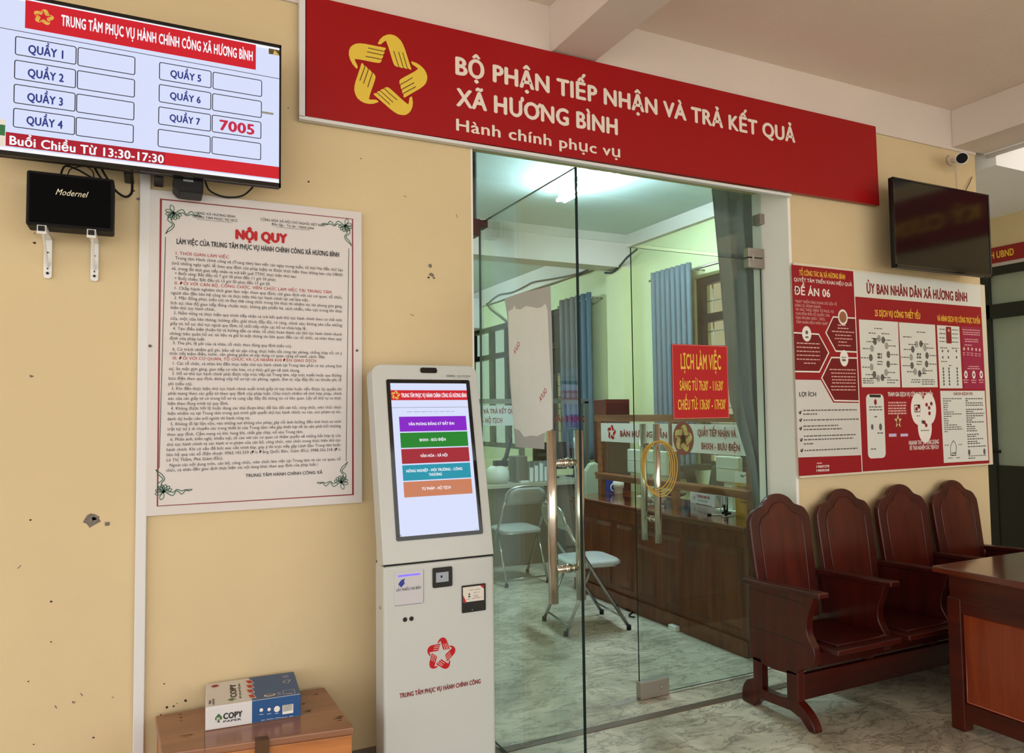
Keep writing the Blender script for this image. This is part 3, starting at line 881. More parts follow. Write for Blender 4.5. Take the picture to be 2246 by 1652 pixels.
R = [(z1, 370, 685, 872, 'I. THỜI GIAN LÀM VIỆC', 1), (z1, 365, 730, 1950, 'Trung tâm Hành chính công xã (Trung tâm) làm việc các ngày trong tuần, từ thứ Hai đến thứ Sáu', 0),
     (z1, 333, 778, 1950, '(trừ những ngày nghỉ, lễ theo quy định của pháp luật) và được thực hiện theo thông báo của UBND', 0), (z1, 330, 828, 1512, 'xã, trong đó thời gian tiếp nhận và trả kết quả TTHC thực hiện như sau:', 0),
     (z1, 360, 875, 1315, '+ Buổi sáng: Bắt đầu từ 7 giờ 30 phút đến 11 giờ 30 phút;', 0), (z1, 358, 922, 1265, '+ Buổi chiều: Bắt đầu từ 13 giờ 30 phút đến 17 giờ 30.', 0),
     (z1, 360, 968, 1842, 'II. ĐỐI VỚI CÁN BỘ, CÔNG CHỨC, VIÊN CHỨC LÀM VIỆC TẠI TRUNG TÂM', 1), (z1, 360, 1015, 1948, '1. Chấp hành nghiêm thời gian làm việc theo quy định; chỉ giao dịch với các cơ quan, tổ chức,', 0),
     (z1, 325, 1060, 1632, 'người dân đến liên hệ công tác và thực hiện thủ tục hành chính tại nơi làm việc.', 0), (z1, 355, 1107, 1946, '2. Mặc đồng phục (nếu có) và đeo thẻ công chức trong khi thực thi nhiệm vụ; tác phong gọn gàng,', 0),
     (z1, 322, 1155, 1946, 'lịch sự; thái độ giao tiếp đúng chuẩn mực, không gây phiền hà, sách nhiễu, tiêu cực trong khi thực', 0), (z1, 322, 1200, 740, 'hiện thủ tục hành chính.', 0),
     (z1, 350, 1250, 1943, '3. Nắm vững và thực hiện quy trình tiếp nhận và trả kết quả thủ tục hành chính theo cơ chế một', 0), (z1, 318, 1302, 1943, 'cửa, một cửa liên thông; hướng dẫn, giải thích đầy đủ, rõ ràng, chính xác; không yêu cầu những', 0),
     (z1, 316, 1350, 1605, 'giấy tờ, hồ sơ, thủ tục ngoài quy định; từ chối tiếp nhận các hồ sơ chưa hợp lệ.', 0), (z1, 343, 1398, 1941, '4. Tạo điều kiện thuận lợi và hướng dẫn cá nhân, tổ chức hoàn thành các thủ tục hành chính nhanh', 0),
     (z1, 312, 1445, 1940, 'chóng; bảo quản hồ sơ, tài liệu và giữ bí mật thông tin liên quan đến các tổ chức, cá nhân theo quy', 0), (z1, 312, 1490, 648, 'định của pháp luật.', 0),
     (z1, 343, 1535, 1465, '5. Thu phí, lệ phí của cá nhân, tổ chức theo đúng quy định (nếu có);', 0), (z2, 332, 38, 1905, '6. Có trách nhiệm giữ gìn, bảo vệ tài sản công; thực hiện tốt công tác phòng, chống cháy nổ; có ý', 0),
     (z2, 303, 78, 1752, 'thức tiết kiệm điện, nước, văn phòng phẩm và xây dựng cơ quan, công sở xanh, sạch, đẹp.', 0), (z2, 335, 122, 1665, 'III. ĐỐI VỚI CƠ QUAN, TỔ CHỨC VÀ CÁ NHÂN KHI ĐẾN GIAO DỊCH', 1),
     (z2, 335, 170, 1900, '1. Các tổ chức, cá nhân khi đến thực hiện thủ tục hành chính tại Trung tâm phải có tác phong lịch', 0), (z2, 300, 220, 1515, 'sự, ăn mặc gọn gàng, giao tiếp có văn hóa, có ý thức giữ gìn vệ sinh chung.', 0),
     (z2, 328, 265, 1900, '2. Hồ sơ thủ tục hành chính phải được nộp trực tiếp tại Trung tâm, nộp trực tuyến hoặc qua đường', 0), (z2, 297, 310, 1900, 'bưu điện theo quy định, không nộp hồ sơ tại các phòng, ngành, đơn vị; nộp đầy đủ các khoản phí, lệ', 0),
     (z2, 294, 360, 515, 'phí (nếu có).', 0), (z2, 322, 405, 1900, '3. Khi đến thực hiện thủ tục hành chính xuất trình giấy tờ tùy thân hoặc nếu được ủy quyền thì', 0),
     (z2, 292, 450, 1900, 'phải mang theo các giấy tờ theo quy định của pháp luật. Chịu trách nhiệm về tính hợp pháp, chính', 0), (z2, 290, 497, 1898, 'xác của các giấy tờ có trong hồ sơ và cung cấp đầy đủ thông tin có liên quan. Lấy số thứ tự và thực', 0),
     (z2, 288, 545, 852, 'hiện theo đúng trình tự quy định.', 0), (z2, 316, 590, 1898, '4. Không được hối lộ hoặc dùng các thủ đoạn khác để lừa dối cán bộ, công chức, viên chức thực', 0),
     (z2, 288, 637, 1895, 'hiện nhiệm vụ tại Trung tâm trong quá trình giải quyết thủ tục hành chính; vu cáo, xúc phạm uy tín,', 0), (z2, 285, 687, 1052, 'danh dự hoặc cản trở người thi hành công vụ.', 0),
     (z2, 314, 735, 1896, '5. Không đi lại lộn xộn, vào những nơi không cho phép; gây rối ảnh hưởng đến tình hình an ninh', 0), (z2, 284, 782, 1895, 'trật tự; tự ý di chuyển các trang thiết bị của Trung tâm; nếu gây thiệt hại về tài sản phải bồi thường', 0),
     (z2, 282, 832, 1545, 'theo quy định. Cấm mang vũ khí, hung khí, chất gây cháy, nổ vào Trung tâm.', 0), (z2, 312, 878, 1895, '6. Phản ánh, kiến nghị, khiếu nại, tố cáo với các cơ quan có thẩm quyền về những bất hợp lý của', 0),
     (z2, 280, 926, 1893, 'thủ tục hành chính và các hành vi vi phạm của cán bộ, công chức, viên chức trong thực hiện thủ tục', 0), (z2, 278, 974, 1893, 'hành chính. Khi có vấn đề bức xúc cần trình bày, góp ý thì trực tiếp gặp Lãnh đạo Trung tâm hoặc', 0),
     (z2, 277, 1022, 1893, 'liên hệ qua các số điện thoại: 0962.142.559 (Đ/c Đặng Quốc Bảo, Giám đốc); 0988.336.318 (Đ/c', 0), (z2, 277, 1070, 800, 'Lê Thị Thắm, Phó Giám đốc).', 0),
     (z2, 305, 1118, 1893, 'Ngoài các nội dung trên, cán bộ, công chức, viên chức làm việc tại Trung tâm và các cơ quan, tổ', 0), (z2, 272, 1165, 1688, 'chức, cá nhân đến giao dịch thực hiện các nội dung khác theo quy định của pháp luật./.', 0)]
for z, x, y, xr, s, hd in R:
    f.text(s, z(x, y), z(xr, 0)[0], 6.7, I_HEAD if hd else I_SERIF, bold=.014 if hd else .006)
f.text('TRUNG TÂM HÀNH CHÍNH CÔNG XÃ', z2(1012, 1215), z2(1725, 0)[0], 6.8, I_BLACK, bold=.02)
# green ribbon bow in each corner
for kc, (cx, cy, sx, sy) in enumerate(((381, 466, 1, -1), (757, 494, -1, -1), (359, 1080, 1, 1), (748, 1059, -1, 1))):
    u, v = f.uv(cx, cy)
    def q(a, c): return (u + a * sx * .0017, v + c * sy * .0017)
    for ang in (20, 48, 76, 104, 132, 160, 190, 250):
        ca, sa = math.cos(math.radians(ang)), math.sin(math.radians(ang))
        L = 17
        f.line_uv(arc_pts([q(0, 0), q(ca * L * .6 - sa * 4, sa * L * .6 + ca * 4), q(ca * L, sa * L), q(ca * L * .6 + sa * 4, sa * L * .6 - ca * 4), q(0, 0)], 5), .0026, I_GREEN, 3, ('ribbon_ornament', kc))
    for off in (0, 7):
        f.line_uv(arc_pts([q(6, -2 + off), q(18, -8 + off), q(26, 2 + off * .4), q(36, -6 + off), q(44, 2 + off * .2), q(50, 0 + off * .1)], 5), .003, I_GREEN, 3, ('ribbon_ornament', kc))
        f.line_uv(arc_pts([q(-6 + off, 4), q(-12 + off, 18), q(-2 + off * .5, 28), q(-10 + off, 38), q(-14 + off * .2, 46), q(-16, 50)], 5), .003, I_GREEN, 3, ('ribbon_ornament', kc))
    f.line_uv(arc_pts([q(50, 0), q(57, 3), q(48, 4)], 4), .0026, I_GREEN, 3, ('ribbon_ornament', kc))
f.build(t)
b = MB()
for px, py in ((329, 759), (783, 769)):
    p = P(px, py, 'Y', 3.057); b.cyl((p.x, 3.054, p.z), (p.x, 3.058, p.z), .0055, 10)
mesh_obj('screw', b, mat('old_screw', (92, 84, 78), .5, metal=.6), t)

# ================================================================== ticket kiosk
M_KIOSK = mat('warm_white_powder_coat', (190, 192, 188), .42, bump=.04, bscale=500)
t = thing('ticket_kiosk', (1.018, 2.85, 0), 'tall white ticket kiosk with a lit touch screen and red hand star emblem', 'kiosk')
KX0, KX1 = .791, 1.247
mesh_obj('base_plate', MB().box(KX0 - .03, KX1 + .03, 2.66, 3.03, 0.0, .03), M_KIOSK, t, bevel=.004)
mesh_obj('body', MB().box(KX0, KX1, 2.75, 2.868, .03, .930), M_KIOSK, t, bevel=.012, seg=3)
mesh_obj('seam', MB().box(KX0 + .004, KX1 - .004, 2.755, 2.862, .929, .936), M_BLACK, t)
TH = math.atan2(.16, .765)
HL = .785
hp = rounded(KX0, KX1, 0, HL, .001)
pts = []
for cx, cz, a0, r in ((KX1 - .038, HL - .038, 0, .038), (KX0 + .038, HL - .038, 90, .038), (KX0 + .004, .004, 180, .004), (KX1 - .004, .004, 270, .004)):
    for i in range(7):
        a = math.radians(a0 + 15 * i); pts.append((cx + r * math.cos(a), cz + r * math.sin(a)))
b = MB().prism(pts, 'Y', 0, .085)
b.xf(Matrix.Translation((0, 2.752, .936)) @ Matrix.Rotation(-TH, 4, 'X'))
b2 = MB().hexa([(KX0 + .004, 2.757, .936), (KX1 - .004, 2.757, .936), (KX1 - .004, 2.862, .936), (KX0 + .004, 2.862, .936), (KX0 + .004, 2.80, 1.10), (KX1 - .004, 2.80, 1.10), (KX1 - .004, 2.868, 1.10), (KX0 + .004, 2.868, 1.10)])
b.add(b2.v, b2.f)
mesh_obj('head', b, M_KIOSK, t, bevel=.006, seg=3)
up = Vector((0, math.sin(TH), math.cos(TH)))
f = Flat((KX0, 2.752, .936), (1, 0, 0), up)
k1, k2 = ZV(780, 780, 3.932), ZV(780, 1180, 3.5)
# black glass front with the lit display
(u0, v0), (u1, v1) = f.uv(*k1(345, 1600)), f.uv(*k1(985, 212))
u0 = (u0 + f.uv(*k1(266, 215))[0]) / 2; u1 = (u1 + f.uv(*k1(1092, 1545))[0]) / 2
v0 = (v0 + f.uv(*k1(1085, 1545))[1]) / 2; v1 = (v1 + f.uv(*k1(275, 207))[1]) / 2
pts = rounded(u0, u1, v0, v1, .008)
b = MB(); n = len(pts)
b.add([f.at(p[0], p[1], .001) for p in pts] + [f.at(p[0], p[1], .003) for p in pts], [list(range(n, 2 * n))] + [(i, (i + 1) % n, n + (i + 1) % n, n + i) for i in range(n)])
scr = mesh_obj('screen', b, M_GLOSSBLACK, t)
f.O = f.O + f.N * .003
du0, du1, dv0, dv1 = u0 + .0155, u1 - .0165, v0 + .016, v1 - .016
f.poly_uv([(du0, dv0), (du1, dv0), (du1, dv1), (du0, dv1)], S_BG, 1, 'display')
def kv(y, x=640): return f.uv(*k1(x, y))[1]
f.poly_uv([(du0, kv(385)), (du1, kv(385)), (du1, kv(300)), (du0, kv(300))], S_RED, 2, 'display')
f.line_uv([(du0, kv(447)), (du1, kv(447))], .0012, S_BLACK, 2, 'display')
bw0, bw1 = du0 + .027, du1 - .0145
S_SET = [('VĂN PHÒNG ĐĂNG KÝ ĐẤT ĐAI', 525, 652, (132, 18, 196), 455, 848), ('BHXH - BƯU ĐIỆN', 662, 790, (18, 128, 30), 552, 775), ('VĂN HÓA - XÃ HỘI', 800, 926, (160, 28, 42), 557, 790),
         ('NÔNG NGHIỆP - MÔI TRƯỜNG - CÔNG', 938, 1070, (20, 146, 168), 437, 920), ('TƯ PHÁP - HỘ TỊCH', 1080, 1212, (200, 124, 88), 570, 818)]
for k, (s, ya, yb, c, xa, xb) in enumerate(S_SET):
    m = mat('screen_button_%s' % ('violet', 'green', 'red', 'teal', 'tan')[k], c, .3, emit=1.0)
    f.poly_uv([(bw0, kv(yb)), (bw1, kv(yb)), (bw1, kv(ya)), (bw0, kv(ya))], m, 2, 'display')
    vb = kv((ya + yb) / 2 + (12 if k != 3 else -4))
    ua, ub = f.uv(*k1(xa, (ya + yb) / 2))[0], f.uv(*k1(xb, (ya + yb) / 2))[0]
    f.text_uv(s, ua, ub, vb, .0105, S_WHITE, bold=.03)
    if k == 3: f.text_uv('THƯƠNG', f.uv(*k1(630, 1020))[0], f.uv(*k1(742, 1020))[0], vb - .018, .0105, S_WHITE, bold=.03)
f.text_uv('TRUNG TÂM PHỤC VỤ HÀNH CHÍNH CÔNG XÃ HƯƠNG BÌNH', f.uv(*k1(393, 360))[0], f.uv(*k1(956, 360))[0], kv(361), .0165, S_WHITE, bold=.035)
f.bars([(k1(440, 487), k1(850, 482))], S_NAVY, .0012, 2, 'display')
f.emblem(k1(345, 342), .0185, S_GOLD, None, 4, 'emblem')
f.bars([(k1(1032, 1499), k1(1054, 1499))], S_BLACK, .001, 2, 'display')
# camera slot and maker marks above the screen
f.rrect(k1(560, 150), k1(700, 106), .0085, M_GLOSSBLACK, 0, 'camera_window')
f.text('CDMG', k1(784, 184), k1(855, 0)[0], 15 / 3.932, I_GREY, bold=.03)
f.text('NOOTION', k1(877, 182), k1(985, 0)[0], 10 / 3.932, I_GREY, bold=.02)
f.bars([(k1(880, 191), k1(985, 194))], I_GREY, .0008, 3, 'lettering')
f.box(k1(368, 1568), k1(390, 1548), .0016, I_BLACK, 2, .002, 'printed_design')
f.build(t)
# lower front
f = Flat((KX0, 2.75, .03), (1, 0, 0), (0, 0, 1))
b = MB()
(u0, v0), (u1, v1) = f.uv(*k2(298, 528)), f.uv(*k2(521, 238))
b.add([f.at(u0, v0, .0), f.at(u1, v0, .0), f.at(u1, v1, .0), f.at(u0, v1, .0), f.at(u0, v0, .002), f.at(u1, v0, .002), f.at(u1, v1, .002), f.at(u0, v1, .002)], [(4, 5, 6, 7), (0, 1, 5, 4), (1, 2, 6, 5), (2, 3, 7, 6), (3, 0, 4, 7)])
o = mesh_obj('ticket_flap', b, mat('translucent_ticket_cover', (192, 190, 194), .25), t)
f.O = f.O + f.N * .002
f.rect(k2(325, 302), k2(495, 270), mat('violet_led_slot', (112, 96, 255), .3, emit=1.6), 1, 'light_slot')
f.text('LẤY PHIẾU TẠI ĐÂY', k2(313, 412), k2(502, 0)[0], 19 / 3.5, I_GREY, bold=.02)
f.poly([k2(330, 350), k2(352, 322), k2(368, 318), k2(374, 311), k2(378, 316), k2(371, 330), k2(376, 352), k2(352, 377), k2(336, 368)], S_NAVY, 2)
f.line([k2(328, 357), k2(352, 380)], .002, S_NAVY, 2)
f.line([k2(299, 523), k2(510, 500)], .0012, I_BLACK, 2); f.line([k2(521, 240), k2(521, 500)], .0012, I_GREY, 2)
f.O = f.O - f.N * .002
f.emblem(k2(655, 893), .0625, I_RED, MATS['ink_white'], 3, 'emblem', sx=.95)
f.text('TRUNG TÂM PHỤC VỤ HÀNH CHÍNH CÔNG', k2(338, 1230), k2(958, 0)[0], 34 / 3.5, I_DKRED, bold=.04)
f.build(t)
b = MB()
def slab(a, c, h, rad):
    (u0, v0), (u1, v1) = f.uv(*a), f.uv(*c)
    pts = rounded(min(u0, u1), max(u0, u1), min(v0, v1), max(v0, v1), rad); n = len(pts)
    return MB().add([f.at(p[0], p[1], 0) for p in pts] + [f.at(p[0], p[1], h) for p in pts], [list(range(n, 2 * n))] + [(i, (i + 1) % n, n + (i + 1) % n, n + i) for i in range(n)])
sc = mesh_obj('code_scanner', slab(k2(590, 385), k2(738, 216), .006, .006), M_GLOSSBLACK, t)
g = Flat(f.at(0, 0, .006), f.U, f.V); g.rect(k2(617, 344), k2(713, 258), mat('scanner_window', (150, 156, 168), .2), 1, 'window'); g.ellipse(k2(659, 297), .0045, .0045, M_BLACK, 2, 'window'); g.build(sc)
cr = mesh_obj('card_reader', slab(k2(815, 577), k2(994, 346), .005, .003), M_GLOSSBLACK, t)
g = Flat(f.at(0, 0, .005), f.U, f.V)
g.rect(k2(824, 497), k2(984, 362), mat('id_card_print', (214, 206, 194), .4), 1, 'card_picture')
g.poly([k2(824, 497), k2(824, 440), k2(850, 492)], I_RED, 2, 'card_picture'); g.poly([k2(984, 362), k2(950, 362), k2(984, 390)], I_RED, 2, 'card_picture')
g.bars([(k2(905, 420), k2(950, 418)), (k2(905, 442), k2(940, 440)), (k2(905, 455), k2(945, 453)), (k2(850, 472), k2(975, 462)), (k2(870, 402), k2(955, 392))], I_GREY, .0015, 3, 'card_picture')
g.ellipse(k2(872, 432), .003, .004, I_BLACK, 3, 'card_picture'); g.ellipse(k2(872, 450), .005, .003, I_BLACK, 3, 'card_picture')
g.ellipse(k2(895, 552), .0015, .0015, I_WHITE, 2, 'card_picture'); g.build(cr)
b = MB()
for x, y in ((379, 627), (428, 620)):
    u, v = f.uv(*k2(x, y)); b.cyl(f.at(u, v, -.001), f.at(u, v, .002), .0085, 16)
mesh_obj('speaker_hole', b, M_GLOSSBLACK, t)
b = MB(); p = P(834, 1333, 'X', KX0 - .001); b.cyl((KX0 - .003, p.y, p.z), (KX0 + .001, p.y, p.z), .006, 10)
mesh_obj('lock', b, M_BRUSHED, t)

# ================================================================== wooden chest and the ream box on it
t = thing('wooden_chest', (.34, 2.84, 0), 'low worn wooden chest against the cream wall beside the ticket kiosk', 'chest')
q4 = [(.041, 2.700), (.647, 2.616), (.634, 3.052), (.027, 3.052)]
b = MB().prism([(p[0] + (.006 if p[0] < .3 else -.006), p[1] + (.006 if p[1] < 2.9 else -.002)) for p in q4], 'Z', 0, .392)
mesh_obj('body', b, M_CHEST, t, bevel=.004)
mesh_obj('lid', MB().prism(q4, 'Z', .394, .419), M_CHESTTOP, t, bevel=.005)
b = MB().hexa([(.325, 2.652, .345), (.368, 2.646, .345), (.368, 2.646, .4215), (.325, 2.652, .4215), (.325, 2.662, .345), (.368, 2.656, .345), (.368, 2.68, .4215), (.325, 2.686, .4215)])
mesh_obj('hasp', b, mat('tarnished_brass', (92, 62, 36), .5, metal=.4), t)
lid = Flat((0, 0, .4195), (1, 0, 0), (0, 1, 0)); zb = ZV(320, 1440, 4.492)
M_STAIN = mat('dark_lid_stain', (78, 50, 34), .5)
for (x, y, l, d) in ((300, 575, 60, 4), (320, 605, 40, 5), (330, 632, 30, 3), (310, 790, 170, 5), (330, 805, 90, 4), (1540, 550, 90, 6), (1560, 535, 70, 4), (1640, 378, 60, 4), (1830, 620, 110, 8), (1860, 600, 90, 7), (1880, 635, 50, 5), (1530, 470, 40, 5)):
    lid.poly([zb(x, y), zb(x + l * .3, y - d), zb(x + l * .8, y - d * 1.2 - l * .1), zb(x + l, y - l * .12), zb(x + l * .6, y + d * .6 - l * .1)], M_STAIN, 0, 'worn_mark')
lid.line([zb(577, 740), zb(580, 952)], .0015, M_STAIN, 0, 'worn_mark')
lid.build(t)

A = P(450, 1604, 'Z', .42); Bv = P(659, 1571, 'Z', .42)
U = (Bv - A); U.z = 0; RW = U.length; U.normalize(); Dp = Vector((-U.y, U.x, 0))
RH = Flat(A, U, (0, 0, 1)).uv(449, 1553)[1]
RD = Flat(A + Vector((0, 0, RH)), U, Dp).uv(454, 1500)[1]
t = thing('paper_ream_box', tuple(A + U * RW / 2 + Dp * RD / 2), 'white and blue copy paper box lying on the wooden chest', 'paper box')
z3 = Vector((0, 0, RH))
c = [A, A + U * RW, A + U * RW + Dp * RD, A + Dp * RD]
mesh_obj('box', MB().hexa(c + [p + z3 for p in c]), mat('carton_white', (212, 210, 210), .35), t, bevel=.003)
fr = Flat(A, U, (0, 0, 1)); ft = Flat(A + z3, U, Dp); fs = Flat(A + U * RW, Dp, (0, 0, 1))
us = fr.uv(*zb(1046, 560))[0]
fr.poly_uv([(us, .002), (RW, .002), (RW, RH - .001), (us, RH - .001)], I_BLUE); ft.poly_uv([(us, .001), (RW, .001), (RW, RD), (us, RD)], I_BLUE)
fs.poly_uv([(0, .002), (RD, .002), (RD, RH), (0, RH)], I_BLUE)
fr.text('COPY', zb(765, 618), zb(948, 0)[0], 55 / 4.492, I_BLACK, bold=.05)
fr.text('PAPER', zb(765, 652), zb(938, 0)[0], 20 / 4.492, I_BLACK, bold=.02)
SPADE = [(0, 1.0), (.25, .75), (.62, .35), (.75, .0), (.6, -.3), (.3, -.34), (.1, -.2), (.14, -.6), (.32, -.8), (-.32, -.8), (-.14, -.6), (-.1, -.2), (-.3, -.34), (-.6, -.3), (-.75, 0), (-.62, .35), (-.25, .75)]
M_SPADE = mat('spade_green', (58, 112, 58), .4); M_SPADE2 = mat('spade_dark', (30, 62, 34), .4)
u, v = fr.uv(*zb(716, 612))
fr.poly_uv([(u + x * .0155, v + y * .0165) for x, y in SPADE], M_SPADE, 2); fr.line_uv([(u + x * .0125, v + y * .0135) for x, y in SPADE], .0013, M_SPADE2, 3, closed=True)
fr.text_uv('IK', u - .006, u + .006, v - .004, .008, I_WHITE, bold=.03)
for x, y, r in ((1137, 528, 16), (1214, 522, 15), (1291, 518, 27)):
    fr.ellipse(zb(x, y), r / 4.492 * .0017, r / 4.492 * .0018, I_WHITE, 2)
    fr.bars([(zb(x - 20, y + 46), zb(x + 20, y + 42))], I_WHITE, .0014)
fr.rrect(zb(1345, 572), zb(1452, 465), .002, I_WHITE, 2)
for i in range(22):
    x = 1354 + i * 4.1; fr.line([zb(x, 545 - i * .7), zb(x, 480 - i * .7)], .0004 if i % 3 else .0009, I_BLACK, 3)
fr.bars([(zb(1135, 630), zb(1330, 605)), (zb(1335, 603), zb(1450, 588))], I_WHITE, .0012)
# the lid print runs the other way, read from the right end
ft2 = Flat(A + z3 + U * 0, Dp, -U)
def tt(s, x0, y0, x1, cap, m, bold=.04):
    a = ft2.uv(*zb(x0, y0)); c2 = ft2.uv(*zb(x1[0], x1[1])); ft2.text_uv(s, a[0], c2[0], a[1], cap, m, bold)
tt('COPY', 894, 400, (894, 275), .020, I_BLACK)
tt('PAPER', 941, 410, (941, 265), .006, I_BLACK, .02)
u, v = ft2.uv(*zb(850, 425)); ft2.poly_uv([(u + x * .018, v + y * .016) for x, y in SPADE], M_SPADE, 2)
tt('500', 640, 470, (640, 437), .006, I_BLACK); tt('OFFICE', 675, 478, (675, 420), .006, I_BLACK)
ft.ellipse(zb(682, 293), .013, .014, I_RED, 2); ft.ellipse(zb(682, 293), .008, .008, I_DKRED, 3)
for x, y in ((1005, 258), (1010, 302), (1015, 348), (1030, 398)):
    ft.poly([zb(x, y + 18), zb(x - 30, y - 20), zb(x + 30, y - 26), zb(x + 60, y + 12)], I_WHITE, 2)
    ft.poly([zb(x + 2, y + 13), zb(x - 22, y - 16), zb(x + 28, y - 21), zb(x + 51, y + 8)], I_RED, 3)
ft.ellipse(zb(1220, 384), .020, .012, I_WHITE, 2); ft.ellipse(zb(1222, 382), .015, .008, M_CHIP, 3)
ft.bars([(zb(1292, 362), zb(1335, 358)), (zb(1292, 372), zb(1338, 368)), (zb(1292, 384), zb(1340, 380))], I_WHITE, .002)
ft.box(zb(1360, 382), zb(1458, 325), .0012, I_WHITE, 3); ft.bars([(zb(1375, 372), zb(1445, 365))], I_WHITE, .003)
ft.line([zb(1350, 255), zb(1375, 236), zb(1422, 232), zb(1400, 262), zb(1372, 264)], .0018, I_WHITE, 3, closed=True)
ft.bars([(zb(1345, 212), zb(1405, 205)), (zb(1345, 198), zb(1405, 190))], I_WHITE, .003)
fr.build(t); ft.build(t); ft2.build(t); fs.build(t)

# ================================================================== things on the glass doors
# protective white sheet taped on the open leaf
t = thing('backing_paper', (1.41, 2.77, 1.36), 'crumpled white backing sheet stuck on the open glass door leaf', 'paper sheet')
f = Flat((1.4105, 2.985, 1.36), (0, -1, 0), (0, 0, 1))
zi = ZV(1020, 620, 4.13)
clear = mat('cloudy_plastic_film', (160, 164, 160), .35)
bd = [zi(*p) for p in ((362, 150), (470, 105), (600, 75), (775, 30), (785, 300), (797, 700), (800, 1330), (722, 1345), (722, 1510), (600, 1500), (460, 1490), (440, 1250), (408, 900), (395, 500), (385, 300))]
b = MB(); pts = [f.uv(*p) for p in bd]; n = len(pts)
b.add([f.at(p[0], p[1], .001) for p in pts] + [f.at(p[0], p[1], .002) for p in pts], [list(range(n, 2 * n)), list(range(n))[::-1]] + [(i, (i + 1) % n, n + (i + 1) % n, n + i) for i in range(n)])
mesh_obj('film', b, clear, t)
wp = [zi(*p) for p in ((400, 262), (440, 240), (452, 205), (470, 240), (510, 243), (560, 212), (660, 232), (700, 225), (735, 192), (752, 250), (772, 700), (790, 1000), (796, 1330), (760, 1345), (722, 1362), (660, 1392), (610, 1385), (545, 1398), (500, 1340), (470, 1325), (450, 1320), (425, 1000), (410, 700))]
pts = [f.uv(*p) for p in wp]; n = len(pts); b = MB()
b.add([f.at(p[0], p[1], .0022) for p in pts] + [f.at(p[0], p[1], .0042) for p in pts], [list(range(n, 2 * n))] + [(i, (i + 1) % n, n + (i + 1) % n, n + i) for i in range(n)])
mesh_obj('white_layer', b, mat('thin_white_paper', (206, 212, 206), .6, var=.03, vscale=9), t)
f.O = f.O + f.N * .004
def olfa(x0, y0, x1, y1, cap):
    (ua, va), (ub, vb) = f.uv(*zi(x0, y0)), f.uv(*zi(x1, y1))
    vs, fs_ = text_mesh('OLFA'); L = max(p.x for p in vs); d = Vector((ub - ua, vb - va)); l = d.length; d.normalize(); nn = Vector((d.y, -d.x))
    f._put('lettering', I_RED, [f.at(*(Vector((ua, va)) + d * (p.x / L * l) + nn * (p.y / .682 * cap)), .0012) for p in vs], [q_[::-1] for q_ in fs_])
olfa(500, 560, 452, 655, .022); olfa(745, 985, 685, 1085, .022)
for x, y, dx, dy in ((470, 490, 12, 25), (695, 440, 14, 30), (545, 1260, 8, 30), (510, 760, 4, 4), (710, 930, 3, 8), (488, 945, 2, 6)):
    f.line([zi(x, y), zi(x + dx * .3, y + dy * .6), zi(x + dx, y + dy)], .002, MATS['cloudy_plastic_film'], 1, 'crease')
f.build(t)

t = thing('opening_hours_sign', (2.762, 3.27, 1.46), 'red working hours sign with yellow lettering stuck on the closed glass door', 'sign')
mesh_obj('sheet', MB().box(2.566, 2.960, 3.271, 3.2745, 1.459, 1.871), I_RED, t)
f = Flat((2.566, 3.271, 1.459), (1, 0, 0), (0, 0, 1)); z4 = ZV(1360, 620, 4.13)
f.box((1474.5, 756), (1598, 916), .003, mat('edge_pink', (206, 120, 110), .4), 1)
f.text('LỊCH LÀM VIỆC', z4(550, 780), z4(912, 0)[0], 132 / 4.13, I_YELLOW, bold=.028)
f.text("SÁNG TỪ 7h30' - 11h30'", z4(540, 975), z4(932, 0)[0], 85 / 4.13, I_YELLOW, bold=.028)
f.text("CHIỀU TỪ: 13h30' - 17H30'", z4(524, 1150), z4(955, 0)[0], 88 / 4.13, I_YELLOW, bold=.028)
f.build(t)

# coil of yellow cable on the closed leaf's pull
b = MB()
for k in range(4):
    pts = []
    cx, cz, rx, rz = 2.380 + .006 * k, 1.218 - .005 * k, .094 + .0045 * k, .126 + .006 * k
    for i in range(40):
        a = 2 * math.pi * i / 40
        pts.append((cx + rx * math.cos(a), 3.185 - .005 * k + .004 * math.sin(3 * a + k), cz + rz * math.sin(a)))
    b.tube(pts, .003, 6, True)
tag(mesh_obj('cable_coil', b, mat('amber_cable', (188, 146, 44), .3)), 'coil of thin amber cable hanging on the steel pull of the closed glass door', 'cable coil')

# ================================================================== information poster board
t = thing('poster_board', (4.14, 3.06, 1.128), 'red and white information board with panels and diagrams above the mahogany bench', 'poster')
mesh_obj('panel', MB().hexa([(3.262, 3.05, 1.120), (5.005, 3.05, 1.126), (4.998, 3.05, 2.318), (3.262, 3.05, 2.335), (3.262, 3.078, 1.120), (5.005, 3.078, 1.126), (4.998, 3.078, 2.318), (3.262, 3.078, 2.335)]),
         mat('board_edge_cream', (214, 204, 180), .5), t)
f = Flat((3.262, 3.05, 1.120), (1, 0, 0), (0, 0, 1)); f.merge = True; zp = ZV(1700, 560, 3.178); zq = ZV(1720, 570, 6.354); zr = ZV(1720, 820, 4.883)
PR = mat('poster_red', (146, 12, 26), .4, spec=.3); PR2 = mat('poster_deep_red', (112, 10, 20), .4, spec=.3); PM = mat('poster_magenta', (150, 14, 66), .35); PW = mat('poster_grey_white', (206, 204, 198), .4); PC = mat('poster_card', (214, 216, 208), .4)
f.poly([zp(112, 65), zp(545, 112), zp(607, 1510), zp(165, 1540)], PR, 1)
f.poly([zp(542, 112), zp(1430, 212), zp(1435, 362), zp(548, 285)], PC, 1)
f.poly([zp(552, 288), zp(1435, 362), zp(1494, 1450), zp(607, 1508)], PR, 1)
f.poly([zp(140, 867), zp(318, 870), zp(405, 1027), zp(585, 1030), zp(598, 1394), zp(160, 1410)], PW, 2)
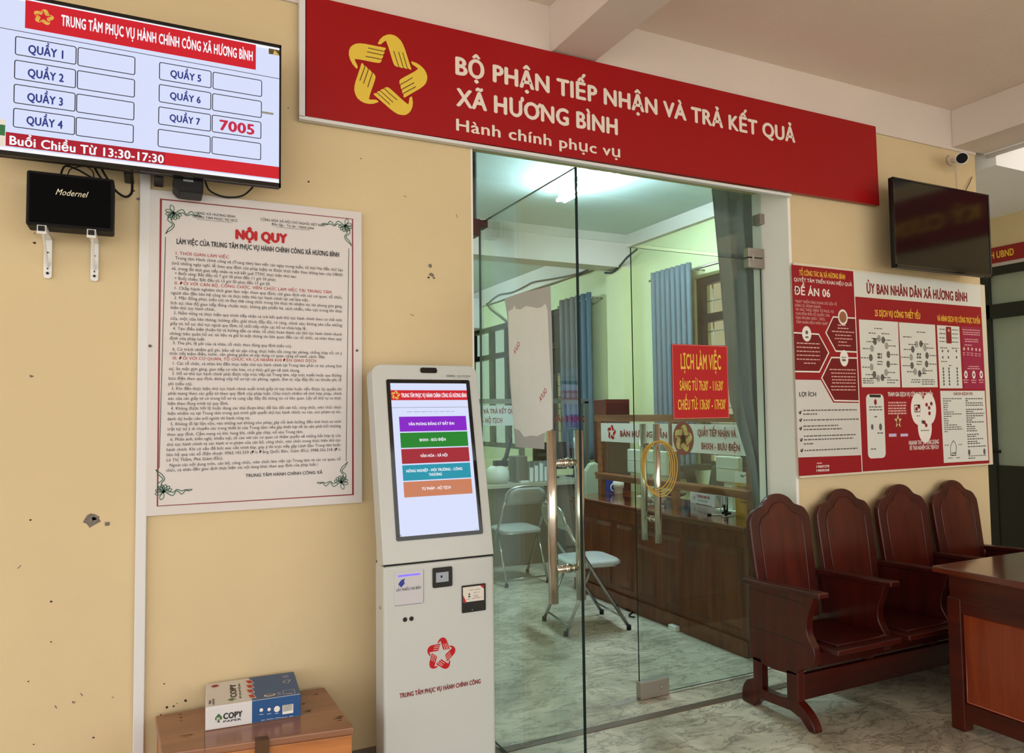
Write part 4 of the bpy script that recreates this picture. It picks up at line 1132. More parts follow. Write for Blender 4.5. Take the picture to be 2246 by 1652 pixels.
f.poly([zp(130, 542), zp(303, 552), zp(373, 680), zp(308, 813), zp(138, 810)], PR2, 2)
f.poly([zp(400, 430), zp(560, 437), zp(572, 675), zp(422, 670), zp(353, 540)], PR2, 2)
f.poly([zp(392, 713), zp(572, 717), zp(582, 1016), zp(410, 1012), zp(324, 855)], PR2, 3)
f.line([zp(130, 540), zp(303, 551), zp(373, 680), zp(308, 813), zp(138, 810)], .008, I_WHITE, 4)
f.line([zp(560, 439), zp(404, 430), zp(353, 540), zp(422, 668), zp(572, 675)], .008, I_WHITE, 4)
f.line([zp(572, 717), zp(392, 713), zp(324, 855), zp(412, 1013), zp(583, 1017)], .008, I_WHITE, 4)
f.line([zp(546, 112), zp(606, 1508)], .007, I_WHITE, 5)
for (x, y, a, b_) in ((219, 548, .036, .044), (471, 432, .04, .046), (480, 718, .035, .048)): f.ellipse(zp(x, y), a, b_, I_WHITE, 6)
f.ellipse(zp(219, 538), .011, .011, I_GREY, 7); f.poly([zp(206, 577), zp(212, 565), zp(228, 565), zp(234, 577)], I_GREY, 7)
f.ellipse(zp(471, 432), .03, .034, mat('badge_brown', (150, 92, 60), .5), 7)
f.poly([zp(462, 728), zp(475, 722), zp(496, 730), zp(485, 740), zp(468, 738)], I_GREY, 7); f.bars([(zp(462, 712), zp(498, 714))], I_GREY, .006, 7)
f.text('TỔ CÔNG TÁC 06 XÃ HƯƠNG BÌNH', zq(208, 212), zq(848, 0)[0], 70 / 6.354, I_YELLOW, bold=.03)
f.text('QUYẾT TÂM TRIỂN KHAI HIỆU QUẢ', zq(135, 296), zq(942, 0)[0], 48 / 6.354, I_WHITE, bold=.02)
f.text('ĐỀ ÁN 06', zq(142, 482), zq(636, 0)[0], 108 / 6.354, I_WHITE, bold=.03)
for k, (s, x, y, x1) in enumerate((('"PHÁT TRIỂN ỨNG DỤNG DỮ LIỆU VỀ', 150, 595, 732), ('DÂN CƯ, ĐỊNH DANH', 153, 650, 506), ('VÀ XÁC THỰC ĐIỆN TỬ PHỤC VỤ', 157, 706, 688), ('CHUYỂN ĐỔI SỐ QUỐC GIA', 160, 765, 632), ('GIAI ĐOẠN 2022 - 2025,', 162, 822, 570), ('TẦM NHÌN ĐẾN NĂM 2030"', 164, 884, 606))):
    f.text(s, zq(x, y), zq(x1, 0)[0], 36 / 6.354, mat('poster_pale_pink', (214, 168, 160), .5), bold=.015)
PP = MATS['poster_pale_pink']
f.bars([(zp(150, y), zp(312, y + 6)) for y in (612, 640, 668, 696, 724)] + [(zp(200, 752), zp(282, 755))], PP, .006, 5)
f.bars([(zp(435, 487), zp(490, 490)), (zp(435, 508), zp(510, 512)), (zp(395, 530), zp(550, 540)), (zp(418, 556), zp(530, 560)), (zp(415, 580), zp(540, 584)), (zp(440, 604), zp(500, 606)), (zp(438, 628), zp(525, 632))], PP, .006, 5)
f.bars([(zp(x, y), zp(560, y + 4)) for x, y in ((378, 796), (390, 821), (392, 846), (396, 868), (396, 890), (388, 915), (392, 938))], PP, .006, 5)
f.text('LỢI ÍCH', zp(168, 983), zp(284, 0)[0], 28 / 3.178, I_BLACK, bold=.03)
f.bars([(zp(195, 1082), zp(568, 1078)), (zp(195, 1108), zp(292, 1106)), (zp(195, 1150), zp(582, 1146)), (zp(195, 1192), zp(440, 1190)), (zp(198, 1216), zp(465, 1214)), (zp(200, 1262), zp(562, 1254)),
        (zp(200, 1287), zp(545, 1279)), (zp(200, 1316), zp(268, 1314)), (zp(203, 1362), zp(575, 1352))], I_GREY, .007, 4)
for x, y in ((173, 1097), (176, 1150), (177, 1208), (181, 1288), (184, 1362)):
    f.line([zp(x - 8, y - 3), zp(x, y + 8), zp(x + 9, y - 12)], .006, I_BLACK, 4); f.box(zp(x - 8, y + 8), zp(x + 7, y - 10), .003, I_GREY, 4, .008)
f.line([zp(290, 1451), zp(326, 1449)], .006, PP, 4)
f.text('19007270', zp(288, 1483), zp(376, 0)[0], 16 / 3.178, I_WHITE, bold=.03); f.text('19000368', zp(288, 1510), zp(376, 0)[0], 16 / 3.178, I_WHITE, bold=.03)
f.text('ỦY BAN NHÂN DÂN XÃ HƯƠNG BÌNH', zp(640, 263), zp(1337, 0)[0], 66 / 3.178, I_DKRED, bold=.05)
f.text('25 DỊCH VỤ CÔNG THIẾT YẾU', zp(695, 423), zp(1010, 0)[0], 42 / 3.178, I_YELLOW, bold=.04)
f.text('VÀ HÌNH DỊCH VỤ CÔNG TRỰC TUYẾN', zp(1130, 457), zp(1427, 0)[0], 36 / 3.178, I_YELLOW, bold=.04)
f.poly([zp(583, 447), zp(856, 465), zp(872, 920), zp(604, 920)], PC, 2); f.poly([zp(862, 467), zp(1114, 485), zp(1133, 920), zp(884, 922)], PC, 2)
f.poly([zp(1127, 487), zp(1283, 497), zp(1306, 928), zp(1148, 928)], PC, 2); f.poly([zp(1297, 495), zp(1437, 502), zp(1465, 935), zp(1318, 930)], PM, 2)
f.poly([zp(1150, 945), zp(1460, 945), zp(1487, 1430), zp(1176, 1448)], PC, 2)
for cx, cy, ra, rb, n in ((728, 720, 62, 140, 13), (1003, 720, 56, 105, 11)):
    for k in range(n):
        a = 2 * math.pi * k / n + .2
        f.ellipse(zp(cx + ra * math.cos(a), cy - rb * math.sin(a)), .017, .022, (I_GREY, MATS['neutral_grey_print'] if 'neutral_grey_print' in MATS else mat('neutral_grey_print', (150, 152, 144), .5))[k % 2], 4, n=10)
        x = cx + (ra + 18) * math.cos(a); s = 1 if math.cos(a) > 0 else -1
        f.bars([tuple(sorted((zp(x, cy - rb * math.sin(a)), zp(x + s * 50, cy - rb * math.sin(a)))))], I_GREY, .006, 4)
    f.bars([(zp(cx - 16, cy - 30), zp(cx + 16, cy - 28)), (zp(cx - 16, cy - 8), zp(cx + 16, cy - 6))], I_GREY, .014, 4); f.box(zp(cx - 16, cy + 40), zp(cx + 18, cy + 22), .004, I_GREY, 4)
f.bars([(zp(690, 510), zp(748, 512)), (zp(650, 542), zp(700, 546)), (zp(740, 546), zp(795, 550)), (zp(985, 535), zp(1050, 540)), (zp(890, 568), zp(950, 572)), (zp(610, 860), zp(684, 858)), (zp(610, 875), zp(686, 873)), (zp(612, 890), zp(686, 888)),
        (zp(780, 870), zp(858, 872)), (zp(780, 888), zp(835, 888)), (zp(950, 868), zp(1012, 868)), (zp(946, 884), zp(1012, 882)), (zp(1022, 868), zp(1110, 868)), (zp(1022, 882), zp(1112, 882)), (zp(1022, 898), zp(1110, 898))], I_GREY, .006, 4)
f.rrect(zp(1193, 614), zp(1226, 500), .008, I_DKRED, 4); f.star(zp(1209, 525), .014, PP, 5)
f.bars([(zp(1145, y), zp(1186, y + 2)) for y in (515, 545, 575, 600)] + [(zp(1232, y), zp(1276, y + 2)) for y in (520, 548, 576, 605)] + [(zp(1150, 645), zp(1200, 645)), (zp(1230, 648), zp(1278, 650)), (zp(1155, 740), zp(1200, 742)), (zp(1210, 768), zp(1232, 768))], I_GREY, .006, 4)
for y in (668, 712, 790, 812, 834, 856, 878, 900):
    for x in (1166, 1205, 1262): f.ellipse(zp(x + (y - 668) * .045, y), .008, .009, I_GREY, 4, n=8)
f.bars([(zp(1303, 518), zp(1425, 522)), (zp(1308, 535), zp(1425, 538)), (zp(1310, 550), zp(1426, 552)), (zp(1320, 585), zp(1415, 588)), (zp(1322, 600), zp(1415, 602)), (zp(1320, 625), zp(1372, 627)), (zp(1350, 775), zp(1420, 778)), (zp(1340, 790), zp(1425, 792))], PP, .006, 4)
for x, y in ((1316, 652), (1345, 652), (1372, 655), (1400, 658), (1425, 660)): f.ellipse(zp(x, y), .01, .011, PP, 4, n=10); f.bars([(zp(x - 10, y + 28), zp(x + 10, y + 29)), (zp(x - 9, y + 42), zp(x + 9, y + 43))], PP, .005, 4)
for x, y in ((1329, 832), (1384, 833), (1436, 832)): f.ellipse(zp(x, y), .017, .026, I_WHITE, 4); f.ellipse(zp(x, y), .007, .012, PM, 5, n=10); f.bars([(zp(x - 18, y + 38), zp(x + 18, y + 40)), (zp(x - 14, y + 54), zp(x + 14, y + 56))], PP, .006, 4)
# phone picture, round pictures, star mark
f.rrect(zp(648, 1418), zp(755, 968), .03, I_WHITE, 3); f.rrect(zp(652, 1412), zp(752, 974), .028, PC, 4); f.poly([zp(653, 970), zp(736, 972), zp(734, 992), zp(660, 990)], I_BLACK, 5)
f.ellipse(zp(698, 1024), .012, .018, I_DKRED, 5); f.bars([(zp(655, 1058), zp(745, 1062)), (zp(655, 1078), zp(745, 1080)), (zp(690, 1126), zp(714, 1126)), (zp(712, 1240), zp(752, 1240)), (zp(666, 1352), zp(705, 1354))], I_GREY, .007, 5)
f.ellipse(zp(676, 1197), .011, .017, I_GREY, 5); f.ellipse(zp(734, 1197), .013, .021, I_GREY, 5)
f.text('THAM GIA DỊCH VỤ CÔNG TRỰC TUYẾN', zp(785, 983), zp(1097, 0)[0], 28 / 3.178, I_WHITE, bold=.04)
f.bars([(zp(788, y), zp(914, y + 3)) for y in (1028, 1048, 1068, 1086, 1104)], PP, .009, 4)
for n_, (x, y) in enumerate(((995, 1073), (1073, 1070), (1043, 1198))): f.ellipse(zp(x, y), .066, .098, I_WHITE, 3 + n_ * .4)
for x, y in ((985, 1072), (1000, 1055), (1055, 1042), (1088, 1035), (1073, 1064), (1075, 1102), (1040, 1165), (1052, 1185), (1028, 1162)): f.ellipse(zp(x, y), .013, .013, (I_GREY, I_DKRED)[(x + y) % 2], 4, n=8)
f.box(zp(972, 1092), zp(1008, 1045), .006, I_GREY, 4); f.bars([(zp(1015, 1222), zp(1070, 1222)), (zp(985, 1120), zp(1008, 1120))], I_GREY, .006, 4)
f.rect(zp(832, 1205), zp(880, 1110), I_DKRED, 3); f.star(zp(856, 1157), .046, mat('star_cream', (226, 190, 140), .4), 5, sx=.75); f.ellipse(zp(856, 1160), .012, .02, I_DKRED, 6)
f.rect(zp(793, 1266), zp(845, 1243), mat('store_badge', (196, 184, 214), .4), 3); f.rect(zp(874, 1264), zp(925, 1243), MATS['store_badge'], 3)
f.text('NHANH TAY TẢI ỨNG DỤNG', zp(932, 1322), zp(1140, 0)[0], 28 / 3.178, I_WHITE, bold=.03); f.text('ĐỂ TRẢI NGHIỆM CÁC TIỆN ÍCH', zp(937, 1358), zp(1138, 0)[0], 26 / 3.178, I_WHITE, bold=.03)
f.text('CÁCH DỊCH VỤ', zp(1243, 974), zp(1375, 0)[0], 18 / 3.178, I_DKRED, bold=.04)
f.bars([(zp(1168 + (y - 1000) * .05, y), zp(1168 + (y - 1000) * .05 + l, y)) for y, l in ((1000, 130), (1016, 60), (1032, 36), (1048, 34), (1062, 30), (1078, 28), (1094, 72), (1108, 130), (1124, 58), (1140, 30), (1155, 34), (1170, 30), (1185, 90), (1200, 120), (1215, 130), (1230, 24))], I_GREY, .006, 4)
f.bars([(zp(1325 + (y - 1000) * .05, y), zp(1325 + (y - 1000) * .05 + l, y)) for y, l in ((1000, 120), (1015, 20), (1030, 120), (1046, 125), (1075, 120), (1090, 50), (1104, 130), (1120, 120), (1135, 58), (1150, 40), (1164, 120), (1180, 35), (1195, 60), (1210, 60), (1225, 70), (1250, 84), (1264, 62), (1282, 110), (1300, 70), (1314, 86), (1335, 130), (1416, 50))], I_GREY, .007, 4)
f.line([zp(1222, 1400), zp(1222, 1330), zp(1232, 1308), zp(1242, 1292), zp(1254, 1308), zp(1262, 1330), zp(1258, 1398)], .005, I_GREY, 4)
f.box(zp(1228, 1395), zp(1260, 1378), .004, I_BLACK, 4)
f.ellipse(zp(1352, 1374), .012, .02, I_GREY, 4); f.ellipse(zp(1458, 1368), .012, .02, I_GREY, 4)
f.bars([(zp(1180, 1325), zp(1212, 1325)), (zp(1278, 1320), zp(1302, 1320)), (zp(1348, 1400), zp(1470, 1395)), (zp(1205, 1414), zp(1240, 1412)), (zp(1262, 1412), zp(1288, 1410))], I_GREY, .005, 4)
f.build(t)

# ================================================================== dark television and camera by the wall end
t = thing('television', (4.37, 2.97, 2.33), 'switched-off black television on the wall above the red information board', 'television')
mesh_obj('housing', MB().box(3.918, 4.834, 2.903, 2.932, 2.330, 2.868).box(4.0, 4.75, 2.932, 2.972, 2.38, 2.80), M_BLACK, t, bevel=.006)
b = MB().box(3.918, 3.93, 2.897, 2.905, 2.33, 2.868).box(4.822, 4.834, 2.897, 2.905, 2.33, 2.868).box(3.918, 4.834, 2.897, 2.905, 2.33, 2.35).box(3.918, 4.834, 2.897, 2.905, 2.857, 2.868)
mesh_obj('bezel', b, M_GLOSSBLACK, t, bevel=.002)
mesh_obj('screen', MB().box(3.93, 4.822, 2.9005, 2.904, 2.35, 2.857), mat('dark_display_glass', (7, 8, 8), .09, spec=.3), t)
mesh_obj('wall_bracket', MB().box(4.2, 4.5, 2.971, 3.078, 2.5, 2.7), M_BLACK, t)
p0 = P(2085, 352, 'Y', 3.07)
t = thing('security_camera', tuple(p0), 'white bullet security camera with a black face above the switched-off television', 'camera')
b = MB().cyl((p0.x, 3.078, p0.z), (p0.x, 3.062, p0.z), .033, 20)
mesh_obj('mount', b.tube(arc_pts([(p0.x, 3.065, p0.z), (p0.x + .012, 3.03, p0.z - .015), (p0.x + .035, 2.99, p0.z + .002)], 5), .011, 10), mat('camera_beige', (206, 188, 168), .5), t)
e = P(2110, 347, 'Y', 2.90); d = (EYE + Vector((-.9, -1.3, 0)) - e).normalized()
b = MB(); b.tube([e - d * .135, e - d * .12, e - d * .02, e - d * .004], [.020, .032, .036, .036], 24)
mesh_obj('housing', b, M_WHITE, t)
mesh_obj('lens_face', MB().tube([e - d * .004, e + d * .002], .0315, 24), mat('camera_black_face', (10, 10, 11), .5, spec=.1), t)
mesh_obj('stem', MB().tube([(p0.x + .035, 2.99, p0.z + .002), e - d * .09 - Vector((0, 0, .03))], .009, 10), M_WHITE, t)
cord('camera_cable', [P(2086, 362, 'Y', 3.05), P(2084, 370, 'Y', 3.03), P(2090, 376, 'Y', 3.04), P(2096, 362, 'Y', 3.04), P(2098, 370, 'Y', 3.065), P(2100, 395, 'Y', 3.07), P(2101, 425, 'Y', 3.07)], .0025, mat('white_cable', (206, 200, 186), .5), 'thin white cable from the security camera down behind the dark television')
cord('corner_cable', [P(2132, 388, 'Y', 3.07), P(2126, 402, 'Y', 3.065), P(2118, 418, 'Y', 3.06), P(2110, 436, 'Y', 3.05)], .003, I_GREY, 'grey cable slanting from the wall end to behind the dark television')
tag(mesh_obj('light_tube', MB().cyl((5.085, 3.05, 3.205), (5.085, 1.2, 3.205), .016, 12).box(5.07, 5.1, 1.2, 3.06, 3.212, 3.2215), M_WHITE), 'slim white tube running under the ceiling beam past the wall end', 'tube')
# red banners in the passage
BR = mat('banner_red', (140, 14, 22), .5)
for (y0, y1, z0, z1, s, lab) in ((3.3, 4.3, 2.735, 2.868, 'Đ/C CHỦ TỊCH UBND', 'narrow dark red banner with gold lettering above the passage door beyond the wall end'), (.1, 2.5, 3.0, 3.5, 'KỶ CƯƠNG', 'deep red banner with yellow lettering on the passage wall facing the dark television')):
    t = thing('banner', (6.49, (y0 + y1) / 2, z0), lab, 'banner')
    mesh_obj('cloth', MB().box(6.478, 6.496, y0, y1, z0, z1), BR, t)
    f = Flat((6.478, y1, z0), (0, -1, 0), (0, 0, 1)); w = y1 - y0; h = z1 - z0
    f.text_uv(s, (.08 if y0 > 3 else .28) * w, (.6 if y0 > 3 else .72) * w, h * .3, h * (.42 if y0 > 3 else .26), I_YELLOW, bold=.04)
    f.build(t)
structure('trim_12', MB().box(6.49, 6.51, 2.6, 4.2, 2.70, 2.735), M_WHITEP)

# ================================================================== mahogany bench
t = thing('waiting_bench', (3.78, 2.8, 0), 'long mahogany bench with four arched backs and armrests along the wall', 'bench')
XS = [2.80 + .49 * i for i in range(5)]
def sil(x):     # silhouette of a back, half width .215, height .66
    return [(x - .200, 0), (x - .214, .30), (x - .218, .50), (x - .205, .545), (x - .180, .575), (x - .145, .588), (x - .115, .60), (x - .085, .630), (x - .045, .650), (x, .657),
            (x + .045, .650), (x + .085, .630), (x + .115, .60), (x + .145, .588), (x + .180, .575), (x + .205, .545), (x + .218, .50), (x + .214, .30), (x + .200, 0)]
LEAN = math.atan2(.085, .66)
for i in range(4):
    xc = XS[i] + .245
    Mx = Matrix.Translation((xc, 2.925, .40)) @ Matrix.Rotation(-LEAN, 4, 'X')
    pts = [tuple(p) for p in arc_pts([(p[0], p[1], 0) for p in sil(0)], 3)]
    bk = mesh_obj('backrest', MB().prism([(p[0], p[1]) for p in pts], 'Y', 0, .032).xf(Mx), M_BENCH, t, bevel=.007, seg=3)
    inner = [((p[0]) * .70, .02 + p[1] * .90) for p in pts]
    mesh_obj('moulding', MB().tube([(p[0], -.001, p[1]) for p in inner], .004, 6).xf(Mx), M_BENCH, bk)
    mesh_obj('panel', MB().prism(inner, 'Y', -.003, .004).xf(Mx), M_BENCHP, bk)
    b = MB().hexa([(xc - .218, 2.455, .375), (xc + .218, 2.455, .375), (xc + .218, 2.455, .400), (xc - .218, 2.455, .400), (xc - .218, 2.93, .355), (xc + .218, 2.93, .355), (xc + .218, 2.93, .380), (xc - .218, 2.93, .380)])
    st = mesh_obj('seat', b, M_BENCHX, t, bevel=.006, seg=3)
    b = MB().hexa([(xc - .17, 2.50, .397), (xc + .17, 2.50, .397), (xc + .17, 2.50, .408), (xc - .17, 2.50, .408), (xc - .17, 2.90, .380), (xc + .17, 2.90, .380), (xc + .17, 2.90, .391), (xc - .17, 2.90, .391)])
    mesh_obj('seat_panel', b, M_BENCHX, st, bevel=.004)
for i, x in enumerate(XS):
    tip = 2.50 if i < 4 else 2.62
    b = MB().hexa([(x - .034, tip, .628), (x + .034, tip, .628), (x + .034, tip, .654), (x - .034, tip, .654), (x - .034, 3.0, .606), (x + .034, 3.0, .606), (x + .034, 3.0, .632), (x - .034, 3.0, .632)])
    mesh_obj('armrest', b, M_BENCHX, t, bevel=.006, seg=3)
    prof = arc_pts([(2.545, .632), (2.562, .58), (2.585, .52), (2.590, .46), (2.572, .42), (2.550, .385), (2.548, .34), (2.565, .302), (2.60, .285), (2.642, .262)], 4)
    end = [(p.x, p.y) for p in [Vector((q[0], q[1])) for q in prof]] + [(2.66, .235), (2.80, .222), (2.945, .23), (2.962, .26), (2.968, .40), (2.962, .60), (2.965, .612)]
    ap = mesh_obj('arm_panel', MB().prism(end, 'X', x - .022, x + .022), M_BENCH, t, bevel=.004)
    if i == 0:
        for za in (.396, .585): mesh_obj('groove', MB().box(x - .0235, x - .021, 2.60, 2.95, za, za + .004), mat('groove_dark_varnish', (30, 6, 5), .4), ap)
    if i in (0, 4):
        for ya, yb in ((2.652, 2.722), (2.885, 2.945)):
            mesh_obj('leg', MB().box(x - .022, x + .022, ya, yb, .09, .25), M_BENCH, t, bevel=.004)
        foot = arc_pts([(2.555, .002), (2.562, .03), (2.59, .07), (2.63, .10), (2.68, .118), (2.80, .10), (2.90, .105), (2.945, .128), (2.99, .115), (3.02, .07), (3.025, .02), (3.02, .002)], 3)
        foot = [(p[0], p[1]) for p in foot] + [(2.94, .002), (2.90, .05), (2.80, .055), (2.70, .06), (2.64, .045), (2.60, .01), (2.59, .002)]
        mesh_obj('foot', MB().prism(foot, 'X', x - .026, x + .026), M_BENCH, t, bevel=.004)
mesh_obj('stretcher', MB().box(2.822, 4.738, 2.655, 2.685, .115, .235), M_BENCHX, t, bevel=.004)
mesh_obj('seat_rail', MB().box(2.822, 4.738, 2.56, 2.60, .30, .365), M_BENCHX, t); mesh_obj('seat_rail', MB().box(2.822, 4.738, 2.88, 2.92, .29, .35), M_BENCHX, t)

# ================================================================== desk in the lower right corner
t = thing('desk', (4.2, 1.9, 0), 'glossy mahogany desk with framed side panels in front of the bench', 'desk')
mesh_obj('top', MB().box(3.355, 5.0, 1.40, 2.355, .722, .752), M_DESKTOP, t, bevel=.006, seg=3)
mesh_obj('apron', MB().box(3.41, 4.95, 1.46, 2.31, .60, .722), M_DESK, t, bevel=.003)
for (x, y) in ((3.405, 2.255), (3.405, 1.45), (4.90, 2.255), (4.90, 1.45)):
    mesh_obj('leg', MB().box(x, x + .065, y, y + .065, 0, .61), M_DESK, t, bevel=.004)
for za, zb_ in ((.05, .13), (.54, .60)): mesh_obj('rail', MB().box(3.412, 3.462, 1.5, 2.26, za, zb_), M_DESK, t, bevel=.003)
mesh_obj('side_panel', MB().box(3.425, 3.445, 1.5, 2.26, .12, .56), M_DESKP, t)
mesh_obj('moulding', MB().tube([(3.424, 2.25, .135), (3.424, 2.25, .537), (3.424, 1.52, .537), (3.424, 1.52, .135)], .006, 6, True), M_DESKP, t)
mesh_obj('back_panel', MB().box(3.46, 4.92, 2.27, 2.295, .08, .61), M_DESK, t)

# ================================================================== the office behind the glass
# fluorescent lamp on the ceiling
t = thing('ceiling_light', (3.21, 4.98, CZ), 'lit twin tube fluorescent lamp on the office ceiling behind the glass', 'lamp')
mesh_obj('fitting', MB().box(3.18, 3.24, 4.38, 5.60, 3.425, CZ - .001).box(3.195, 3.225, 4.38, 5.60, 3.35, 3.43), M_WHITE, t)
M_TUBE = mat('lit_tube', (205, 240, 250), .3, emit=380.0)
for x in (3.175, 3.245): mesh_obj('tube', MB().cyl((x, 4.40, 3.355), (x, 5.58, 3.355), .014, 12), M_TUBE, t)
t = thing('ceiling_light', (2.6, 9.6, CZ), 'added unseen twin tube lamp lighting the office beyond the beam', 'lamp')  # unseen lamp, added to light the deep end of the office
mesh_obj('fitting', MB().box(2.585, 2.615, 9.0, 10.2, 3.35, CZ - .001), M_WHITE, t)
for x in (2.57, 2.63): mesh_obj('tube', MB().cyl((x, 9.02, 3.36), (x, 10.18, 3.36), .014, 12), M_TUBE, t)


def panel_face(parent, x, y0, y1, z0, z1, n, m, name='door_panel'):
    """raised panels on a face that looks towards -X"""
    w = (y1 - y0) / n
    for i in range(n):
        a, c = y0 + i * w + .035, y0 + (i + 1) * w - .035
        b = MB().hexa([(x - .014, a + .02, z0 + .03), (x - .014, c - .02, z0 + .03), (x - .014, c - .02, z1 - .03), (x - .014, a + .02, z1 - .03), (x + .002, a, z0), (x + .002, c, z0), (x + .002, c, z1), (x + .002, a, z1)])
        mesh_obj(name, b, m, parent)


# service counter along the right with its glazed screen
t = thing('service_counter', (3.55, 4.45, 0), 'dark wooden service counter with panelled front and glazed screen behind the closed glass door', 'counter')
mesh_obj('body', MB().box(3.285, 3.86, 3.50, 5.55, 0.0, .745), M_CNT, t)
mesh_obj('plinth', MB().box(3.262, 3.30, 3.50, 5.55, 0.0, .10), M_CNT, t, bevel=.004)
mesh_obj('cornice', MB().box(3.262, 3.30, 3.49, 5.55, .66, .75), M_CNT, t, bevel=.006)
panel_face(t, 3.285, 3.52, 5.53, .14, .63, 7, M_CNT)
mesh_obj('counter_top', MB().prism([(3.235, 3.47), (3.88, 3.47), (3.88, 5.60), (3.30, 5.60), (3.235, 5.52)], 'Z', .755, .793), M_CNTX, t, bevel=.006)
mesh_obj('top_moulding', MB().box(3.25, 3.86, 3.48, 5.58, .738, .757), M_CNT, t)
t = thing('counter_screen', (3.455, 4.5, .794), 'brown wooden framed glass screen standing on the panelled service counter', 'screen')
b = MB()
for y in (3.60, 4.37, 5.36): b.box(3.435, 3.475, y, y + .055, .794, 1.475)
fr_ = mesh_obj('screen_frame', b, M_FRAMEW, t)
mesh_obj('top_rail', MB().box(3.43, 3.48, 3.55, 5.45, 1.425, 1.478), M_FRAMEW, t)
mesh_obj('bottom_rail', MB().box(3.432, 3.478, 3.55, 5.45, .935, .992), M_FRAMEW, t)
mesh_obj('shelf_ledge', MB().box(3.39, 3.435, 3.60, 5.40, .978, .990), M_FRAMEW, t)
for y0, y1 in ((3.655, 4.37), (4.425, 5.36)): mesh_obj('pane', MB().box(3.452, 3.458, y0, y1, .99, 1.43), M_GLASSCLEAR, t)
f = Flat((3.43, 5.35, 1.2), (0, -1, 0), (0, 0, 1))
zc = ZV(1360, 620, 4.13); zi = ZV(1020, 620, 4.13)
SIGNW = mat('counter_sign_white', (222, 220, 218), .5)


def hang_sign(name, y0, y1, z0, z1, label):
    t = thing(name, (3.425, (y0 + y1) / 2, z0), label, 'sign', 'white name strips hung on the counter screens')
    mesh_obj('strip', MB().box(3.425, 3.429, y0, y1, z0, z1), SIGNW, t)
    return t, Flat((3.425, y1, z0), (0, -1, 0), (0, 0, 1))


t, f = hang_sign('counter_sign', 4.43, 5.34, 1.256, 1.41, 'white guidance desk strip with a small red star emblem on the counter screen')
f.emblem(zi(1328, 1357), .062, I_RED, None, 2)
f.text('BÀN HƯỚNG DẪN', zi(1408, 1393), zc(425, 0)[0], 50 / 4.13, I_DKRED, bold=.045)
f.build(t)
t, f = hang_sign('counter_sign', 3.60, 4.385, 1.21, 1.41, 'white strip with a round red and gold emblem naming the insurance and post counter')
f.ellipse(zc(573, 1412), .115, .120, I_DKRED, 1, n=36); f.emblem(zc(573, 1412), .098, mat('emblem_gold', (206, 176, 96), .5), I_DKRED, 2); f.ellipse(zc(571, 1425), .03, .035, I_DKRED, 1)
f.text('QUẦY TIẾP NHẬN VÀ', zc(707, 1390), zc(1052, 0)[0], 60 / 4.13, I_DKRED, bold=.045)
f.text('BHXH - BƯU ĐIỆN', zc(740, 1508), zc(1085, 0)[0], 56 / 4.13, I_DKRED, bold=.045)
f.build(t)

# counter across the back with its screen and sign
t = thing('service_counter', (3.0, 6.9, 0), 'grey-brown counter across the far side of the office behind the folding chairs', 'counter')
mesh_obj('body', MB().box(1.4, 4.3, 6.65, 7.2, 0, .77), mat('dull_brown_laminate', (96, 84, 68), .5, var=.08, vscale=3), t)
mesh_obj('counter_top', MB().box(1.38, 4.32, 6.60, 7.25, .77, .81), mat('pale_counter_top', (176, 168, 150), .35), t, bevel=.004)
t = thing('counter_screen', (3.0, 6.88, .811), 'grey metal framed glass screen standing on the far counter across the office', 'screen')
b = MB()
for x in (1.5, 2.45, 3.42, 4.2): b.box(x, x + .05, 6.86, 6.9, .811, 1.62)
b.box(1.5, 4.25, 6.86, 6.9, 1.60, 1.65)
mesh_obj('screen_frame', b, mat('grey_aluminium', (120, 120, 112), .4, metal=.5), t)
mesh_obj('pane', MB().box(1.55, 4.2, 6.875, 6.881, 1.05, 1.6), M_GLASSCLEAR, t)
f = Flat((3.2, 6.874, 1.4), (1, 0, 0), (0, 0, 1))
f.text('VĂN PHÒNG', zi(805, 1265), zi(1085, 0)[0], 50 / 4.13, I_DKRED, bold=.04)
f.build(t)
t = thing('counter_sign', (2.4, 6.8, 1.38), 'grey-white sign strip with dark red lettering on the far counter screen', 'sign')
pL, pR = P(1058, 890, 'Y', 6.84), P(1140, 933, 'Y', 6.84)
mesh_obj('strip', MB().box(1.6, P(1205, 900, 'Y', 6.84).x, 6.84, 6.848, pR.z, pL.z), mat('sign_grey_white', (196, 196, 192), .5), t)
f = Flat((1.6, 6.84, pR.z), (1, 0, 0), (0, 0, 1))
f.text('VÀ TRẢ KẾT QUẢ', zi(167, 1187), zi(465, 0)[0], 40 / 4.13, I_DKRED, bold=.04)
f.text('- HỘ TỊCH', zi(160, 1272), zi(336, 0)[0], 42 / 4.13, I_DKRED, bold=.04)
f.build(t)

# folding chairs
VINYL = mat('pale_grey_vinyl', (168, 168, 163), .4)


